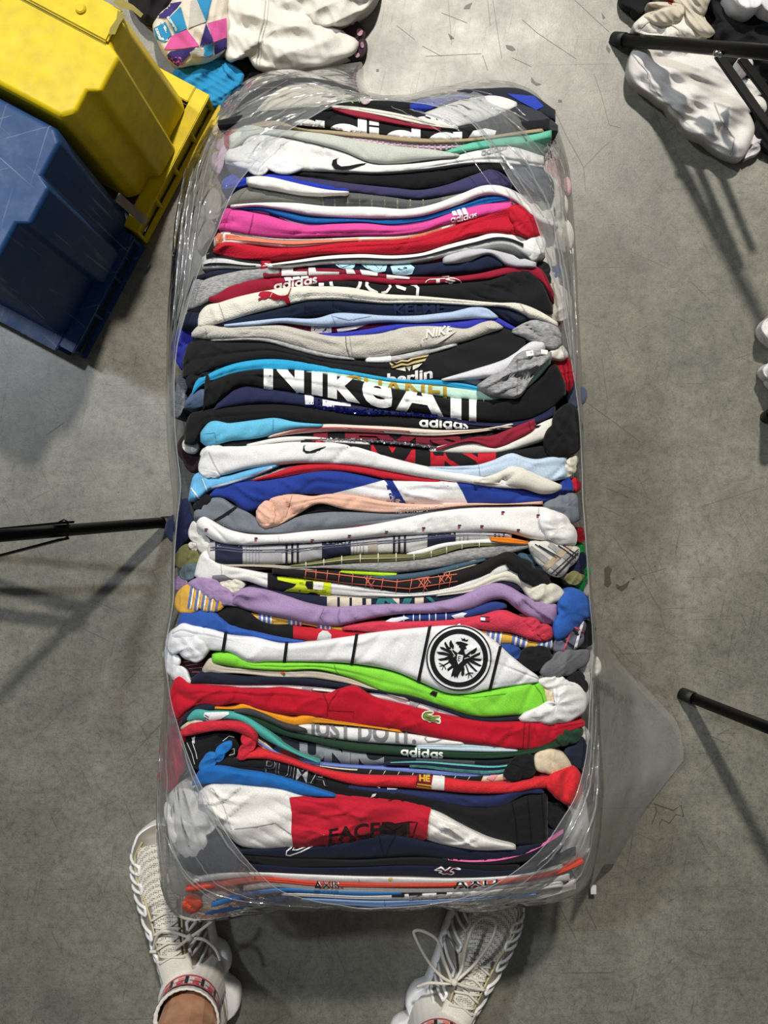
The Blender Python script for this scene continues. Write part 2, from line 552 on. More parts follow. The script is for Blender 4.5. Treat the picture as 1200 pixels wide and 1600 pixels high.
# ---------------------------------------------------------------- the floor
def concrete():
    m = bpy.data.materials.new('polished_concrete'); m.use_nodes = True
    nt = m.node_tree; b = nt.nodes['Principled BSDF']
    tc = node(nt, 'ShaderNodeTexCoord')
    def noise(scale, detail=6, rough=0.6, vec=None, dist=0.0):
        n = node(nt, 'ShaderNodeTexNoise'); n.inputs['Scale'].default_value = scale
        n.inputs['Detail'].default_value = detail; n.inputs['Roughness'].default_value = rough
        n.inputs['Distortion'].default_value = dist
        nt.links.new(vec or tc.outputs['Object'], n.inputs['Vector']); return n.outputs['Fac']
    def ramp(src, stops):
        r = node(nt, 'ShaderNodeValToRGB'); e = r.color_ramp.elements
        while len(e) < len(stops): e.new(0.5)
        for q, (p, c) in zip(e, stops):
            q.position = p; q.color = (c, c, c, 1) if not isinstance(c, tuple) else c + (1,)
        nt.links.new(src, r.inputs[0]); return r.outputs[0]
    def mult(a, c, f=1.0):
        x = node(nt, 'ShaderNodeMix', data_type='RGBA', blend_type='MULTIPLY'); x.inputs[0].default_value = f
        nt.links.new(a, x.inputs[6]); nt.links.new(c, x.inputs[7]); return x.outputs[2]
    base = ramp(noise(3.2, 8, 0.65), [(0.32, lin('#66655c')), (0.5, lin('#7c7a6e')), (0.7, lin('#928f84'))])
    c = mult(base, ramp(noise(26, 8, 0.7), [(0.35, 0.72), (0.62, 1.0)]), 0.7)
    c = mult(c, ramp(noise(420, 4, 0.75), [(0.34, 0.5), (0.52, 1.0)]), 0.75)
    c = mult(c, ramp(noise(95, 8, 0.78), [(0.36, 0.58), (0.5, 0.95), (0.64, 1.12)]), 0.85)
    # short fine scratches in several directions
    scr = []
    for k, (ang, sx, sy, lo, off) in enumerate(((0.2, 520, 9, 0.66, 3), (1.1, 480, 12, 0.67, 9), (2.0, 500, 8, 0.67, 17), (2.7, 420, 10, 0.66, 31), (1.55, 560, 5, 0.66, 43), (0.75, 420, 4, 0.69, 51))):
        mp = node(nt, 'ShaderNodeMapping'); mp.inputs['Rotation'].default_value = (0, 0, ang)
        mp.inputs['Scale'].default_value = (sx, sy, 1); mp.inputs['Location'].default_value = (off, off * 2, 0)
        # scale after rotation: rotate first with a second mapping
        mr = node(nt, 'ShaderNodeMapping'); mr.inputs['Rotation'].default_value = (0, 0, ang)
        mp.inputs['Rotation'].default_value = (0, 0, 0)
        nt.links.new(tc.outputs['Object'], mr.inputs[0]); nt.links.new(mr.outputs[0], mp.inputs[0])
        s = ramp(noise(1.0, 2, 0.5, mp.outputs[0], 0.4), [(lo + .02, 1.0), (lo + 0.06, 0.35)])
        c = mult(c, s, 0.6); scr.append(s)
    # a few long cracks and scuffs
    vo = node(nt, 'ShaderNodeTexVoronoi', feature='DISTANCE_TO_EDGE'); vo.inputs['Scale'].default_value = 2.3
    wn = node(nt, 'ShaderNodeTexNoise'); wn.inputs['Scale'].default_value = 4; wn.inputs['Detail'].default_value = 5
    nt.links.new(tc.outputs['Object'], wn.inputs['Vector'])
    vm = node(nt, 'ShaderNodeVectorMath', operation='MULTIPLY_ADD'); vm.inputs[1].default_value = (0.12, 0.12, 0)
    nt.links.new(wn.outputs['Color'], vm.inputs[0]); nt.links.new(tc.outputs['Object'], vm.inputs[2])
    nt.links.new(vm.outputs[0], vo.inputs['Vector'])
    c = mult(c, ramp(vo.outputs['Distance'], [(0.0, 0.5), (0.003, 1.0)]), 0.22)
    sp = ramp(noise(55, 3, 0.55), [(0.735, 1.0), (0.765, 0.25)])
    c = mult(c, sp, 0.7)
    nt.links.new(c, b.inputs['Base Color'])
    nt.links.new(ramp(noise(7, 6, 0.7), [(0.3, 0.37), (0.7, 0.52)]), b.inputs['Roughness'])
    b.inputs['Specular IOR Level'].default_value = 0.8
    bp = node(nt, 'ShaderNodeBump'); bp.inputs['Strength'].default_value = 0.3; bp.inputs['Distance'].default_value = 0.0004
    ad = node(nt, 'ShaderNodeMath', operation='MULTIPLY')
    nt.links.new(noise(320, 4, 0.7), ad.inputs[0]); nt.links.new(scr[0], ad.inputs[1])
    nt.links.new(ad.outputs[0], bp.inputs['Height']); nt.links.new(bp.outputs[0], b.inputs['Normal'])
    return m
fl = link('floor', [(-4, -4, 0), (4, -4, 0), (4, 4, 0), (-4, 4, 0)], [(0, 1, 2, 3)], concrete(), smooth=False)
fl['kind'] = 'structure'
FS = lambda a, b, off=0.0: np.stack([(np.asarray(a, float) - 600) * H / FPX, (800 - np.asarray(b, float)) * H / FPX, np.full_like(np.asarray(a, float), .0004 + off * .1)], -1)
STAIN, SCR = plain('dried_stain', '#4b483f', .5), plain('scratch', '#6d6a5e', .5)
def floor_mark(name, polys, mat): decal(name, FS, polys, mat, fl, 0.0, (60, 60))
for q in ('944,888 951,884 956,890 953,900 955,912 950,918 944,914 945,902', '962,912 970,916 978,912 984,906 980,918 972,924 964,920', '986,904 992,902 990,906', '948,70 954,78 952,84 947,76', '790,70 800,72 806,78 800,80 792,76',
          '728,8 738,4 734,14 724,14', '830,120 836,128 846,132 838,134 830,128', '872,156 878,156 878,160 872,160', '588,108 592,108 592,112 588,112', '940,20 946,28 942,30', '700,52 710,60 704,62'):
    floor_mark('stain', [pts(q)], STAIN)
floor_mark('stain', stroke(pts('1018,1288 1026,1268 1022,1256 1040,1262 1052,1266 1064,1258 1068,1276 1056,1272 1046,1286 1034,1280 1030,1290'), 1.5), STAIN)
for q, w in (('868,175 884,210 906,250 912,262 915,298', 1.6), ('912,262 940,232 952,222', 1.2), ('928,115 940,150 952,195 970,200', .9), ('770,0 776,40 784,92', 1.1), ('690,20 730,36', 1), ('762,0 766,40', 1.5), ('815,30 840,52 900,92', 1), ('754,86 762,110', 1.6),
             ('898,0 930,30 952,50', 1), ('660,72 690,88', .9), ('620,40 648,62', .9), ('665,88 752,84', .8), ('1150,560 1200,544', 1.2), ('1100,790 1195,760', 1), ('960,840 1000,900 1030,950 1040,985', 1), ('940,560 950,630', .9), ('1070,480 1068,560', .9),
             ('945,930 1000,900 1040,888', .8), ('140,478 150,530 170,580', 1), ('72,680 100,660', 1.2), ('60,620 96,640', .8), ('178,1320 172,1370 152,1415', 1), ('1080,440 1110,470', .8), ('905,620 960,660 1000,690', .8), ('955,1000 985,1035', .9), ('1010,950 1000,990', .8), ('700,0 706,70', .9), ('800,90 830,104', .8)):
    floor_mark('scratch', stroke(pts(q), w * .6), SCR)

# ---------------------------------------------------------------- the packed shirts
GROUP = 'folded shirts packed upright in the bag'
_seed = [11]
def shirt(label, col, top, bot, lev=0, kind='jersey', lean=0.0, wr=0.0016, cat='shirt', rmax=0.008):
    _seed[0] += 7
    S = StripSurf(pts(top), pts(bot), lev, _seed[0], wr, rmax, lean)
    o = strip_mesh('folded_shirt', S, cloth(col, kind))
    tag(o, label, cat, GROUP)
    SURF[o.name] = S
    return o
SURF = {}
def pr(o, col, polys, name='chest_print', kind='jersey', off=0.0012, label=None):
    return decal(name, SURF[o.name], polys, cloth(col, kind), o, off, label=label)
def sleeve(o, col, outline, z=None, h=0.012, kind='jersey', name='sleeve', wr=0.003, zoff=0.0, label=None, power=0.24):
    _seed[0] += 5
    q = pts(outline)
    S = LumpSurf(q, z if z is not None else (lambda a, b: zbase(a, b) - 0.010 + zoff), h, _seed[0], wr, power)
    l = lump_mesh(name, S, cloth(col, kind), 0.12, o, n=56, rows=10)
    if label: l['label'] = label
    SURF[l.name] = S
    return l
def Z(zx, zy, x0, y0, k=3.75):
    return (x0 + zx / k, y0 + zy / k)
def ZP(s, x0, y0, k=3.75):
    return [Z(a, b, x0, y0, k) for a, b in pts(s)]
def vlines(S, xs, w, y0=-3, y1=3, shift=0.0):
    "cross stripes of a band: quads from its top edge to its bottom edge"
    out = []
    for x in xs:
        ww = w if not isinstance(x, tuple) else x[1]
        xx = x if not isinstance(x, tuple) else x[0]
        t = float(S.T(xx)) + y0; b = float(S.B(xx)) + y1
        out.append([(xx, t), (xx + ww, t), (xx + ww + shift, b), (xx + shift, b)])
    return out
def along(S, v0, v1, x0=None, x1=None, step=8):
    "a stripe running along a band between the fractions v0 and v1 of its width"
    x0 = S.x0 + 4 if x0 is None else x0; x1 = S.x1 - 4 if x1 is None else x1
    n = max(2, int((x1 - x0) / step)); out = []
    X = [x0 + (x1 - x0) * i / n for i in range(n + 1)]
    f = lambda x, v: (x, float(S.T(x)) + v * (float(S.B(x)) - float(S.T(x))))
    for a, b in zip(X[:-1], X[1:]):
        out.append([f(a, v0), f(b, v0), f(b, v1), f(a, v1)])
    return out
def seam(o, p, col=None, w=1.2):
    return pr(o, col, stroke(p, w), 'seam', off=0.0006)
def bars3(x, y, s, sl=-0.12):
    "three slanted bars rising to the right"
    out = []
    for i, (dx, hh) in enumerate(((0, .45), (.38, .75), (.76, 1.0))):
        b = lambda u, v: (x + u * s, y + (u * sl - v) * s)
        out.append([b(dx, 0), b(dx + .32, 0), b(dx + .32 - hh * .45, hh * .95), b(dx - hh * .30, hh * .80)])
    return out
def swoosh(p):
    return [pts(p)]

WHITE, BLACK, NAVY, RED, CREAM = '#e6e6e2', '#17171a', '#181d30', '#b3132b', '#e3ddcf'

# --- far end of the bale, mostly under film
o = shirt('dark navy folded shirt at the far right corner with royal blue panels', '#20232f', '605,163 640,156 700,143 760,138 820,141 868,172', '605,170 640,172 700,172 760,165 820,168 868,190', -1)
pr(o, '#2a3fa6', [pts('640,163 668,152 720,146 745,150 700,158 668,172 642,176'), pts('792,146 835,150 850,166 838,172 812,158')], 'side_panel')
o = shirt('white folded shirt under film beside the dark navy one at the far right', '#d6d6d4', '640,185 690,166 740,150 790,152 808,160', '650,205 720,198 770,185 808,166', 0)
o = shirt('charcoal folded shirt under film at the far right end', '#33363c', '690,202 740,178 790,160 840,168 872,196', '700,208 760,206 820,206 872,206', -1)
o = shirt('dark grey folded shirt under film at the far left corner', '#3f3f42', '352,192 380,155 420,130 470,121 520,128 560,142', '352,198 400,180 450,150 520,150 560,150', -2)
o = shirt('off-white folded shirt under film at the far left end', '#cfc9bb', '395,178 430,142 470,130 520,138 560,152', '395,184 440,172 500,168 560,160', -1)
o = shirt('black patterned garment rolled at the far end, neon green trim', '#1b1c1e', '500,168 530,156 560,150 600,156 640,160', '500,174 560,170 600,172 640,170', 0)
pr(o, '#9cc53a', stroke(pts('536,160 541,156 547,157 552,161'), 1.6) + stroke(pts('551,155 559,154 562,160'), 1.4), 'trim')
sleeve(o, '#d9c9cc', '562,153 572,149 580,153 578,160 566,162', h=0.006, zoff=0.008)
o = shirt('black folded shirt behind the thin off-white one, far end', BLACK, '545,168 580,162 620,164 660,176 690,186', '545,172 600,176 650,187 690,192', 0)
o = shirt('thin off-white folded shirt above the maroon one at the far end', '#dcd8cc', '518,164 560,167 600,173 640,181 690,192 716,198', '518,168 560,174 600,182 650,193 690,199 716,201', 1)
seam(o, pts('560,170 620,180 680,194'), '#b3aea0', 1)
o = shirt('maroon folded shirt at the far end with a ragged printed edge', '#8c2236', '519,168 545,171 570,175 600,183 650,194 690,200', '519,170 550,181 580,186 620,194 660,200 690,203', 1)
o = shirt('black folded shirt at the far end with huge white lettering cut off below', BLACK, '340,188 420,172 480,175 510,172 560,182 600,190 650,198 700,201 760,194 860,184', '340,196 430,192 490,196 560,206 640,216 700,219 760,214 860,204', 0)
pr(o, '#eeeeee', geo(pts('450,226 500,230 560,238 640,246 720,248 775,243'), [(452, 507), (511, 573), (577, 592), (600, 657), (667, 722), (730, 776)], 42, 53, 14), 'chest_print')
o = shirt('beige thin folded shirt below the huge white lettering', '#a08f74', '362,203 440,190 462,198 520,204 580,209 640,215 720,217 760,213 800,207 850,200', '362,209 440,197 480,205 520,210 580,216 640,222 720,222 760,218 800,212 850,206', 0)
o = shirt('pale pink checked folded shirt peeking out at the far end', '#d8c3cc', '486,207 560,214 640,220 700,222 732,220', '486,212 560,223 640,229 700,232 732,227', -1)
pr(o, '#b794ac', vlines(SURF[o.name], range(516, 725, 9), 3.4), 'check')
o = shirt('ochre brown folded shirt showing a thin sliver at the far end', '#7d5a23', '600,226 660,228 725,226', '600,232 660,236 725,234', -2)
o = shirt('pale grey-green folded shirt with a plain broad face at the far end', '#b9bdb4', '358,212 380,197 420,201 460,204 520,211 560,219 620,228 680,234 718,241', '358,236 400,212 440,213 480,221 540,238 580,254 620,256 670,249 718,244', 1, lean=0.12)
o = shirt('mint green folded shirt under film at the far right', '#63b59b', '690,238 740,222 780,215 820,212 862,203', '690,241 740,234 780,229 820,225 862,216', 0)
o = shirt('white folded shirt with black swoosh on its far left part', '#dddcd9', '352,240 372,216 400,206 440,212 480,221 540,239 580,256 620,257 700,247 740,236 790,228 850,244', '352,256 372,262 440,266 520,269 600,270 660,265 720,257 760,255 850,262', 0, wr=0.003)
pr(o, '#101012', swoosh('530,246 526,249 527,256 533,260 545,259 560,256 577,254 568,257 550,263 535,266 523,264 518,257 520,250'), 'logo')
pr(o, '#a9a9a6', adidas(pts('752,243 770,239 792,233'), 7.5), 'logo', label='faint grey outlined lettering')
sleeve(o, '#dcdce0', '360,252 372,242 392,239 420,244 450,252 480,260 470,266 420,264 385,264 368,260', h=0.008, zoff=0.006)
o = shirt('black folded shirt below the white one with the swoosh', '#121214', '385,268 430,265 480,267 540,270 620,269 700,262 760,255 790,256', '385,276 430,274 480,279 540,289 600,294 650,298 700,290 740,275 790,268', -1)
o = shirt('royal blue thin folded shirt above a rolled white one', '#2437a8', '346,288 370,280 388,276 440,272 480,280 530,291 548,296', '346,296 370,294 400,288 450,288 500,297 548,300', 0)
o = shirt('white rolled shirt in front of the thin royal blue one', '#e4e2dc', '385,277 402,275 425,277 450,283 480,290 510,296 545,299', '385,287 400,291 440,298 470,303 500,304 545,302', 2)
o = shirt('dark purple folded shirt with a sliver of white lettering', '#39365a', '455,274 500,280 560,288 620,294 650,297 700,288 740,273 770,264 800,282', '455,280 500,292 560,302 620,309 650,311 700,305 740,299 800,294', 0)
pr(o, '#e8e8ee', adidas(pts('672,291 690,288 716,281'), 6), 'chest_print')
o = shirt('olive grey folded shirt with dark grey block print', '#77776f', '345,324 362,305 378,294 400,291 440,298 470,304 500,302 540,300 600,306 660,313 700,306 740,297', '345,328 380,318 400,316 460,316 510,321 560,322 620,326 660,327 700,322 740,314', 0)
pr(o, '#5a5b5c', [q for q in along(SURF[o.name], 0.02, 0.98, 505, 690)], 'chest_print')
pr(o, '#8d8a72', vlines(SURF[o.name], [504, 522, 542, 561, 580, 600, 620, 640, 660], 2.2), 'block_letter')
o = shirt('white folded shirt below the olive grey one', WHITE, '360,320 400,317 460,317 510,322 580,323 640,326 680,318 720,303 760,289 785,291 815,305 845,335 872,350', '360,324 400,321 440,327 480,335 520,339 600,341 660,337 720,318 760,304 800,312 840,346 872,356', 1)
o = shirt('mid grey thin folded shirt at right under the curved white one', '#a3a3a6', '560,340 640,338 700,328 745,314', '560,345 640,346 700,336 745,318', -1)
o = shirt('bright blue thin folded shirt above the pink one', '#145a9e', '364,323 410,323 440,329 480,339 540,341 600,344 660,338 720,321 770,306 800,308', '364,328 410,329 440,339 480,349 520,349 560,347 610,351 660,345 720,328 800,311', 0)
o = shirt('white thin folded shirt right above the pink one', '#dedfe4', '355,326 370,321 400,323 425,329 460,342 520,349 600,348 660,342 720,327 760,312 790,307 815,320 840,338', '355,331 390,331 425,335 460,350 520,353 600,354 660,350 720,334 760,322 800,320 840,343', -1)
o = shirt('hot pink folded shirt with white three-bar logo', '#d64a96', '341,352 349,330 365,327 395,332 420,337 450,346 480,352 520,350 570,349 620,353 660,348 710,331 750,320 800,316', '341,358 360,362 400,368 440,371 500,369 560,368 620,367 660,362 690,353 740,343 800,328', 1)
seam(o, pts('396,334 393,348 388,366'), '#a92e70', 1.6)
pr(o, '#f4eef2', bars3(708, 337, 22, -0.1) + adidas(pts('704,348 724,345 745,340'), 7.5), 'chest_print')
o = shirt('white folded shirt with salmon stripes above the red one', '#e2ddd6', '334,372 345,363 380,365 420,371 480,373 560,370 640,364 690,352 715,344', '334,385 350,383 400,383 460,387 500,383 560,379 640,375 690,360 715,352', 0)
pr(o, '#dd7f63', along(SURF[o.name], .25, .62, 352, 560) + along(SURF[o.name], .45, .9, 560, 690) + [pts('335,372 342,364 348,366 346,384 338,384')], 'stripe')
pr(o, '#3a3236', along(SURF[o.name], .70, .76, 440, 640) + along(SURF[o.name], .12, .17, 360, 520), 'stripe')
o = shirt('bright red folded shirt with its right end folded over', '#b5162c', '333,389 345,380 380,381 420,387 480,386 540,378 600,375 650,370 690,358 740,341 780,325 806,319 826,326 845,350', '333,394 345,399 370,405 400,407 440,403 500,397 560,396 620,396 680,388 720,376 760,366 810,371 845,374', 1, 'pique', wr=0.0025)
sleeve(o, '#b5162c', '798,322 812,320 826,332 840,345 842,368 828,372 812,368 800,350', h=0.014, zoff=0.006, wr=0.004)
sleeve(o, '#b5162c', '400,405 412,402 424,404 420,414 414,421 404,419', h=0.006, zoff=0.004)
o = shirt('small white and orange floral piece at the right edge', '#d8c9bc', '832,352 842,352 852,374', '832,372 842,378 852,380', -1)
pr(o, '#d2663c', [pts('838,356 846,358 850,372 840,370')], 'floral_print')
o = shirt('white shirt with a long black stripe below the red one', '#e3e3df', '418,413 460,407 500,401 560,397 620,399 660,395 700,382 740,371 775,362 820,371 852,382', '418,418 460,417 500,414 560,412 620,412 680,404 740,392 800,387 830,404 852,402', 1)
pr(o, '#1a1c22', along(SURF[o.name], .36, .56, 425, 818), 'stripe')
sleeve(o, '#e3e3df', '820,376 835,368 850,372 853,386 845,400 832,408 822,392', h=0.012, zoff=0.004)
o = shirt('black and white striped shirt end at left below the red one', '#dadad8', '316,402 325,396 345,395 380,404 425,411', '316,421 350,420 390,420 425,416', 0)
pr(o, '#141518', along(SURF[o.name], .0, .30, 322, 410) + along(SURF[o.name], .62, .78, 318, 400), 'stripe')
o = shirt('light grey folded shirt at right above the navy printed one', '#bcbcc2', '692,402 720,390 760,389 800,398 838,410', '692,412 730,410 768,397 790,413 838,418', 1)
pr(o, '#17171a', [pts('798,396 826,399 832,404 812,404')], 'cuff')
o = shirt('dark red thin folded shirt above the navy printed one', '#8d1427', '590,412 650,405 704,396', '590,416 650,413 704,411', -1)
o = shirt('navy folded shirt with light blue scribble prints', '#182038', '470,413 520,410 560,411 620,412 680,409 740,400 768,396 788,412', '470,418 520,420 560,425 600,431 640,433 700,429 760,424 788,416', 0)
pr(o, '#b4dceb', [pts('521,411 556,411 553,418 545,423 530,418'), pts('563,412 606,412 602,424 590,426 572,419'), pts('610,416 620,412 640,412 648,418 644,428 628,432 614,428')], 'chest_print')
pr(o, '#182038', stroke(pts('527,413 535,418 548,414'), 1) + stroke(pts('570,414 578,421 586,414 594,422 600,414'), 1.1) + [pts('620,420 632,416 640,420 630,425')], 'chest_print')
o = shirt('navy shirt end at far left above the grey marl one', '#1b2036', '303,432 340,422 400,416', '303,438 340,432 400,424', -1)
o = shirt('grey marl folded shirt at left with its end against the film', '#9b9b9b', '292,475 298,450 320,437 360,425 400,418 440,416', '292,486 310,480 335,466 380,446 440,430', 0, 'marl')
o = shirt('maroon folded shirt with white block letters above the maroon three-bar one', '#7d1e30', '408,424 440,417 500,416 560,421 600,428 640,432 710,432', '408,436 450,434 500,432 560,430 600,434 640,437 710,437', 0)
pr(o, '#e6e2df', [pts('440,415 458,415 458,424 480,424 480,430 440,431'), pts('482,416 492,416 494,424 530,425 530,431 482,431'), pts('540,419 552,421 556,428 542,428'), pts('562,421 590,426 590,431 566,430'), pts('604,429 640,433 640,436 604,435')], 'chest_print')
o = shirt('maroon folded shirt with white three-bar logo and an oval badge', '#8f1830', '323,462 332,454 370,440 420,433 460,431 520,426 560,425 600,432 650,435 700,433 750,427 790,418 838,416 850,425 866,458', '323,470 340,474 380,466 420,456 470,449 500,444 560,440 600,444 650,445 700,442 760,437 830,432 848,444 866,474', 0)
pr(o, '#f2eceb', bars3(446, 439, 34, -0.13) + adidas(pts('428,454 460,449 495,443'), 10), 'chest_print')
pr(o, '#e8d4d6', stroke(arc(693, 442, 28, 9, 180, 360, 20), 1.2) + text('TS', pts('673,443 712,441'), 7.5, 0.03), 'badge')
o = shirt('black folded shirt with large white outlined letters', '#17181b', '480,446 500,440 540,438 560,438 600,444 650,445 700,442 760,437 838,430 852,450 864,482', '480,452 540,452 580,460 640,464 700,468 760,473 800,477 830,486 864,490', 0)
pr(o, '#ecebe6', stroke(arc(540, 440, 23, 19, 0, 180, 20), 5) + stroke(pts('574,438 573,446 578,452 590,458'), 5) + stroke(pts('606,440 610,448 604,456 596,458'), 4) + stroke(pts('618,441 622,448 634,452'), 5) + stroke(pts('632,442 648,445 653,450 652,462'), 4.5) + [pts('498,442 506,442 506,449 498,449')], 'chest_print')
o = shirt('off-white textured folded shirt with a leaping red cat logo', '#dedacd', '309,494 314,486 345,472 400,457 450,449 500,446 540,448 600,459 650,462 720,468 780,473 812,474 845,487 872,504', '309,514 330,509 350,504 400,489 440,479 470,471 510,468 560,471 600,474 660,473 740,477 800,482 825,494 850,502 872,510', 1, 'pique')
pr(o, '#a3182c', [ZP('165,250 250,225 370,228 450,245 520,280 600,320 700,330 770,318 820,290 855,220 880,145 905,150 885,200 850,290 815,340 850,400 880,490 910,570 945,595 905,615 860,600 790,530 740,460 690,425 620,425 550,435 470,415 400,380 350,375 300,405 190,410 165,435 130,440 120,415 150,380 240,352 190,345 125,325 150,280', 395, 440, 15)], 'logo')
pr(o, '#dcc0b4', stroke(ZP('458,262 402,366', 395, 440, 15), .8), 'logo', off=0.002)
seam(o, pts('342,474 346,486 352,503'), '#b0ab9c', 1.6)
seam(o, pts('812,474 818,482 824,492'), '#b0ab9c', 1.6)
o = shirt('black shirt end at left beside the off-white cat-logo shirt', '#141416', '293,486 312,476 334,468', '293,492 312,490 334,484', -1)
o = shirt('dark navy folded shirt with tone-on-tone block lettering', '#131e33', '282,508 290,492 310,488 340,496 400,489 440,480 480,470 520,468 580,472 640,471 700,473 760,476 800,482 824,494', '282,514 320,512 360,508 400,504 440,498 480,491 520,489 560,494 600,495 660,493 720,488 770,485 790,500 805,508 824,500', 0)
pr(o, '#1b2545', text('KELME', pts('615,491 655,490 695,487'), 15, 0.03), 'chest_print', off=0.0016, label='dark embroidered lettering')
seam(o, pts('476,472 477,492'), '#0a1120', 1.2); seam(o, pts('520,469 521,490'), '#0a1120', 1.2)
o = shirt('light blue folded shirt below the dark navy one', '#a9bcd8', '350,507 400,501 440,497 500,496 520,490 560,490 600,493 650,493 700,488 765,484 778,494', '350,510 400,508 440,503 480,507 530,510 560,506 600,502 650,504 720,499 778,497', 1)
seam(o, pts('518,492 524,508'), '#7d92b4', 1); seam(o, pts('520,494 545,500 580,494'), '#7d92b4', .9)
o = shirt('burgundy folded shirt with white print patches, thin at left', '#7a1838', '330,509 400,504 450,505 500,508 560,506 620,503', '330,514 400,512 440,515 480,522 530,521 580,516 620,510', -1)
pr(o, '#e2dcdc', [pts('486,507 518,509 518,521 486,519'), pts('393,503 408,503 412,508 395,508')] + stroke(pts('527,517 555,511 576,503'), 6), 'patch')
pr(o, '#3a2a38', text('F7', pts('490,518 516,519'), 9, 0.02) + text('XIVII', pts('420,516 480,519'), 7, 0.0), 'chest_print')
o = shirt('royal blue folded shirt with a loose sleeve hanging at left', '#3239a6', '470,521 530,520 580,513 620,505 680,503 720,501 770,492 790,503 806,512', '470,526 540,528 600,522 660,513 700,514 740,513 772,504 790,513 806,517', 0)
sleeve(o, '#3239a6', '268,548 271,530 284,510 300,504 312,508 302,524 292,545 290,572 286,581 276,566', h=0.012, zoff=-0.02, wr=0.004)
o = shirt('beige textured folded shirt with raised swoosh logo', '#bfbab0', '299,520 305,513 350,511 400,508 440,508 480,517 520,524 560,523 600,519 620,512 660,508 700,510 730,513 755,503 770,501 786,510', '299,526 320,530 360,529 420,529 460,540 500,551 560,560 600,557 660,546 700,539 740,529 786,513', 1, 'pique')
seam(o, pts('321,513 323,530'), '#918c82', 1.3)
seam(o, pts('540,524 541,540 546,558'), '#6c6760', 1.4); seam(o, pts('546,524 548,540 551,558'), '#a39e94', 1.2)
pr(o, '#dcd8d0', text('NIKE', pts('665,528 685,524 706,521'), 13, 0.03, 0.15), 'logo', off=0.0018, label='raised pale lettering')
pr(o, '#d6d2ca', [pts('664,527 661,531 663,536 668,537 680,532 696,524 715,516 700,527 684,537 668,543 660,542 657,536 659,530')], 'logo', off=0.0018)
o = shirt('light grey thin shirt just below the beige textured one', '#a8a8a8', '328,529 420,529 460,538 500,549 556,560', '328,533 420,535 460,547 500,557 556,563', 0, 'marl')
o = shirt('white and grey sliver of shirt above the gold trefoil', '#b9b9b9', '570,560 612,556 660,546 716,535', '570,566 612,566 660,556 716,540', 0, 'marl')
pr(o, '#e6e6e6', [pts('572,558 611,555 611,566 572,566')], 'panel')
o = shirt('black folded shirt with a gold striped trefoil print', '#1b1b1d', '285,565 290,545 300,533 340,532 380,534 420,535 460,545 500,556 540,560 600,563 650,556 700,544 740,527 770,512 792,510 822,528', '285,590 310,586 340,574 380,566 420,562 460,567 520,581 580,591 620,597 680,596 740,587 790,574 812,552 822,534', 0, wr=0.0013)
T_ = lambda q: ZP(q, 600, 545, 10.909)
pr(o, '#c9b27a', [T_('290,155 400,120 510,110 505,125 410,140 300,170'), T_('560,105 690,80 640,100'), T_('160,215 210,235 300,190 400,195 500,140 770,92 740,130 500,175 410,220 300,215 210,250'), T_('115,310 160,300 300,245 400,260 500,215 725,162 700,205 500,255 410,285 300,280 160,330'), T_('95,225 170,275 130,290 100,260')], 'chest_print')
pr(o, '#e8e2cc', [T_('195,345 360,305 370,382'), T_('375,310 470,295 432,380'), T_('490,285 655,245 590,310 490,360')], 'chest_print')
pr(o, '#eeeae6', text('berlin', pts('605,600 640,597 676,590'), 16, 0.03), 'chest_print')
sleeve(o, '#161618', '290,590 300,572 316,560 330,566 345,572 340,582 318,592 300,606 292,604', h=0.01, zoff=-0.004, wr=0.005)
o = shirt('white and maroon sliver of shirt at right of the white lettering', '#dcc9d0', '655,588 690,586 720,589 770,597', '655,592 690,594 720,598 770,606', -2)
pr(o, '#8a2036', text('FORT', pts('660,590 700,589'), 5, 0.02), 'chest_print')
o = shirt('pale grey folded shirt curving up to the right above the marl sleeve', '#cfcfd4', '690,592 740,577 790,559 812,545 835,532 852,534', '690,595 740,592 790,583 815,570 840,556 852,546', 1)
sleeve(o, '#c6c6cc', '822,545 832,534 846,529 852,535 848,544 838,552 826,554', h=0.008, zoff=0.004)
o = shirt('grey marl folded shirt bunched at the right edge', '#9c9c9e', '800,515 820,504 845,497 862,498 880,525', '800,520 820,528 850,542 870,546 880,536', 1, 'marl', wr=0.004)
o = shirt('light grey marl shirt with small white squares, bunched at right', '#98989a', '747,600 770,585 790,576 805,556 815,549 840,547 862,550', '747,606 765,617 790,622 815,618 832,592 850,572 862,560', 3, 'marl', wr=0.004)
pr(o, '#e8e8e6', [pts('822,549 833,547 834,555 823,557'), pts('845,547 856,548 855,554 846,554')], 'chest_print')
seam(o, pts('808,560 809,590 808,616'), '#76767a', 1.6)
o = shirt('white knobbly shirt end at the right edge above a red one', '#dcd6ce', '856,552 868,541 880,540 888,552', '856,558 868,562 880,563 888,558', 0)
sleeve(o, '#b3182e', '868,560 885,556 893,575 897,600 888,614 876,596', h=0.01, zoff=-0.01)
o = shirt('turquoise folded shirt arching above the huge white lettering', '#2fa0cf', '300,612 304,600 320,588 360,570 400,562 440,561 500,570 560,582 620,592 700,595 750,605 778,614', '300,618 310,606 340,592 370,583 400,579 460,580 500,583 560,589 620,597 700,604 760,614 778,618', 0)
o = shirt('mint folded shirt with gold glitter lettering', '#bfe3d0', '470,581 520,581 560,588 620,597 680,600 740,607 780,614 808,612 830,590 846,570 860,560', '470,584 520,588 560,595 600,606 660,615 720,624 780,624 812,614 840,592 860,568', 0)
pr(o, '#b08d2e', text('CHANEL', pts('535,612 600,618 660,624 712,626'), 27, 0.012), 'chest_print', kind='satin')
